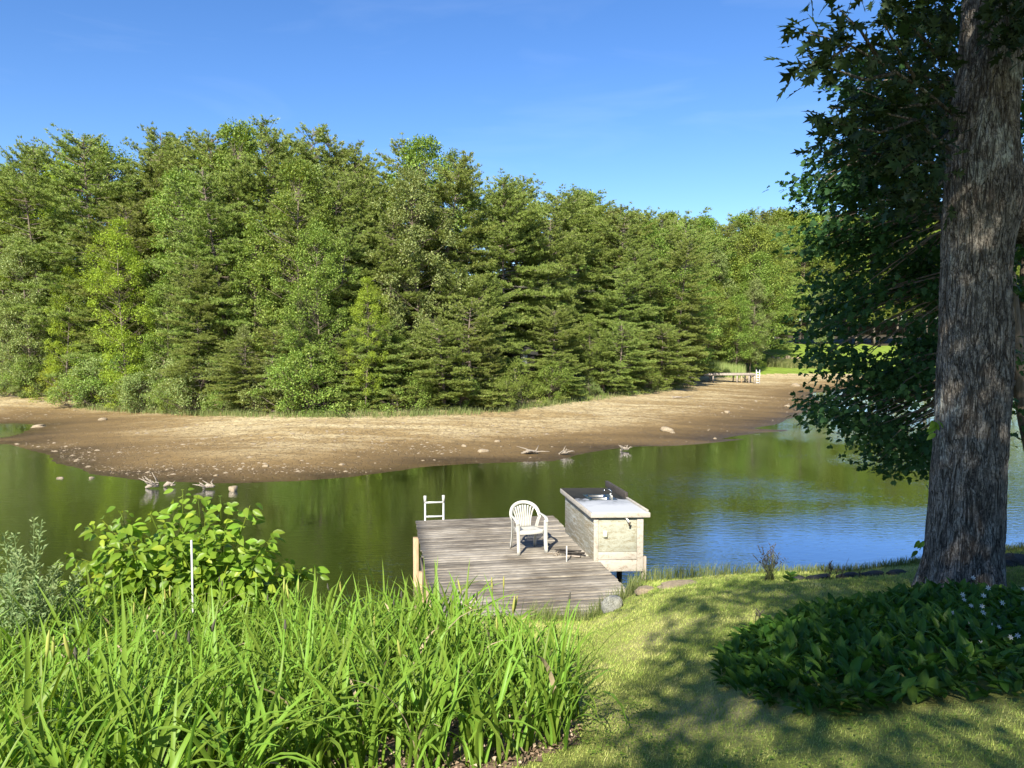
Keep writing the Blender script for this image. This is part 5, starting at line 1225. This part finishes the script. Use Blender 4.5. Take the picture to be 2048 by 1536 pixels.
# grey-green weeds at the far left
def weed(px, py, D_, label, n=7, seed=0):
    rr = random.Random(seed); tip = aty(px, py, D_); b = np.array([tip[0] - .12 + rr.uniform(-.1, .1), D_, 0]); b[2] = float(ground(b[0], D_)); t = thing('mugwort_plant', label, 'weed', b, 0, None)
    st = Acc(); P_ = []; A2 = []
    H = tip[2] - b[2]
    for k in range(n):
        e = (tip - b) * (1 if k == 0 else rr.uniform(.45, .9)) + (0 if k == 0 else 1) * np.array([rr.gauss(0, .22), rr.gauss(0, .18), 0]); Pm = bez([(0, 0, 0), e * .5 + [rr.gauss(0, .05), 0, .05], e], 8); st.tube(Pm, np.linspace(.006, .002, 8), 4)
        for j_ in range(150):
            u_ = rr.uniform(.15, 1); p = np.array([np.interp(u_, np.linspace(0, 1, 8), Pm[:, c]) for c in range(3)]); a = rr.uniform(0, 6.28); rd_ = rr.uniform(0, .13) * (1.1 - u_)
            P_.append(p + [cos(a) * rd_, sin(a) * rd_, rd_ * .7]); A2.append((cos(a), sin(a), rr.uniform(.3, 1.6)))
    st.build('stems', M['weed'], t)
    P_ = np.array(P_); v, f = scatter(LEAF4[0] * [1, .55, 1], LEAF4[1], P_, np.array(A2), NR.normal(size=(len(P_), 3)) * .5 + [0, -.4, .6], NR.uniform(.025, .06, len(P_)))
    link('foliage', mk_mesh('weed_foliage', v, f, M['weed']), t)['kind'] = 'stuff'
for k, (px, py, D_, lab) in enumerate([(68, 1038, 6.6, 'grey-green mugwort with tallest forward-leaning tip at far left'), (84, 1042, 6.5, 'upright grey-green mugwort spire left of the leafy bush'), (8, 1070, 6.4, 'grey-green mugwort cut by the left edge of the view'), (40, 1110, 6.1, 'bushy grey-green mugwort low at the far left'), (110, 1130, 6.5, 'short grey-green mugwort at the foot of the leafy bush'), (20, 1150, 5.8, 'nearest grey-green mugwort at the left edge'), (75, 1170, 6.0, 'low grey-green mugwort between the irises and bush')]):
    weed(px, py, D_, lab, 8, k)

# ------------------------------------------------------------------ rushes and bare stems along the bank
def stems(name, px, py, hpx, n, spread, mat, label, cat, seed, heads=False):
    rr = random.Random(seed); b = hit(px, py); t = thing(name, label, cat, b)
    A_ = Acc()
    for k in range(n):
        h_ = hpx / F * b[1] * rr.uniform(.45, 1.0); dx = rr.gauss(0, spread)
        A_.tube([(rr.gauss(0, .03), rr.gauss(0, .03), 0), (dx * .4, rr.gauss(0, .03), h_ * .55), (dx, rr.gauss(0, .05), h_)], [.004, .003, .0015], 4)
        if heads:
            for j_ in range(4): A_.tube([(dx * (.6 + j_ * .1), 0, h_ * (.7 + .07 * j_)), (dx * (.6 + j_ * .1) + rr.choice([-1, 1]) * .018, 0, h_ * (.7 + .07 * j_) + .025)], [.006, .004], 4)
    A_.build('stems', M[mat], t); return t
stems('rush_tuft', 1537, 1162, 82, 26, .09, 'dry_stem', 'tall tuft of dark rushes on the bank against blue water', 'rushes', 1, True)
stems('rush_tuft', 1541, 1162, 60, 20, .07, 'shore_grass', 'green rush leaves at the foot of the dark rushes', 'rushes', 2)
stems('bare_stems', 1660, 1160, 40, 6, .12, 'dry_stem', 'few bare twigs over the dark rocks on the bank', 'twigs', 3, True)
stems('bare_stems', 1680, 1158, 50, 4, .08, 'dry_stem', 'taller bare twig right of the few bare twigs', 'twigs', 4)
stems('bare_stems', 1718, 1156, 26, 5, .05, 'dry_stem', 'short bare twigs on the bank nearer the oak', 'twigs', 5)
stems('bare_stems', 2035, 1126, 40, 7, .16, 'dry_stem', 'bare twigs on the bank right of the oak', 'twigs', 6)
stems('seed_stems', 1512, 1262, 66, 2, .06, 'dry_stem', 'two thin dark-tipped stems at the left of the lily patch', 'stems', 7, True)
b = hit(1580, 1166); t = thing('green_sprout', 'small dark leafy sprout on the bank right of the rushes', 'plant', b); me = mk_mesh('sprout_leaf', OVAL[0], OVAL[1], M['lily'], True)
A_ = Acc(); A_.tube([(0, 0, 0), (0, 0, .1)], .004, 4); A_.build('stem', M['lily'], t)
for k in range(9): a = k * 2.4; leaf_obj(me, (0, 0, .02 + .01 * k), (cos(a), sin(a) * .6, .5), (0, -.3, 1), .1, t)
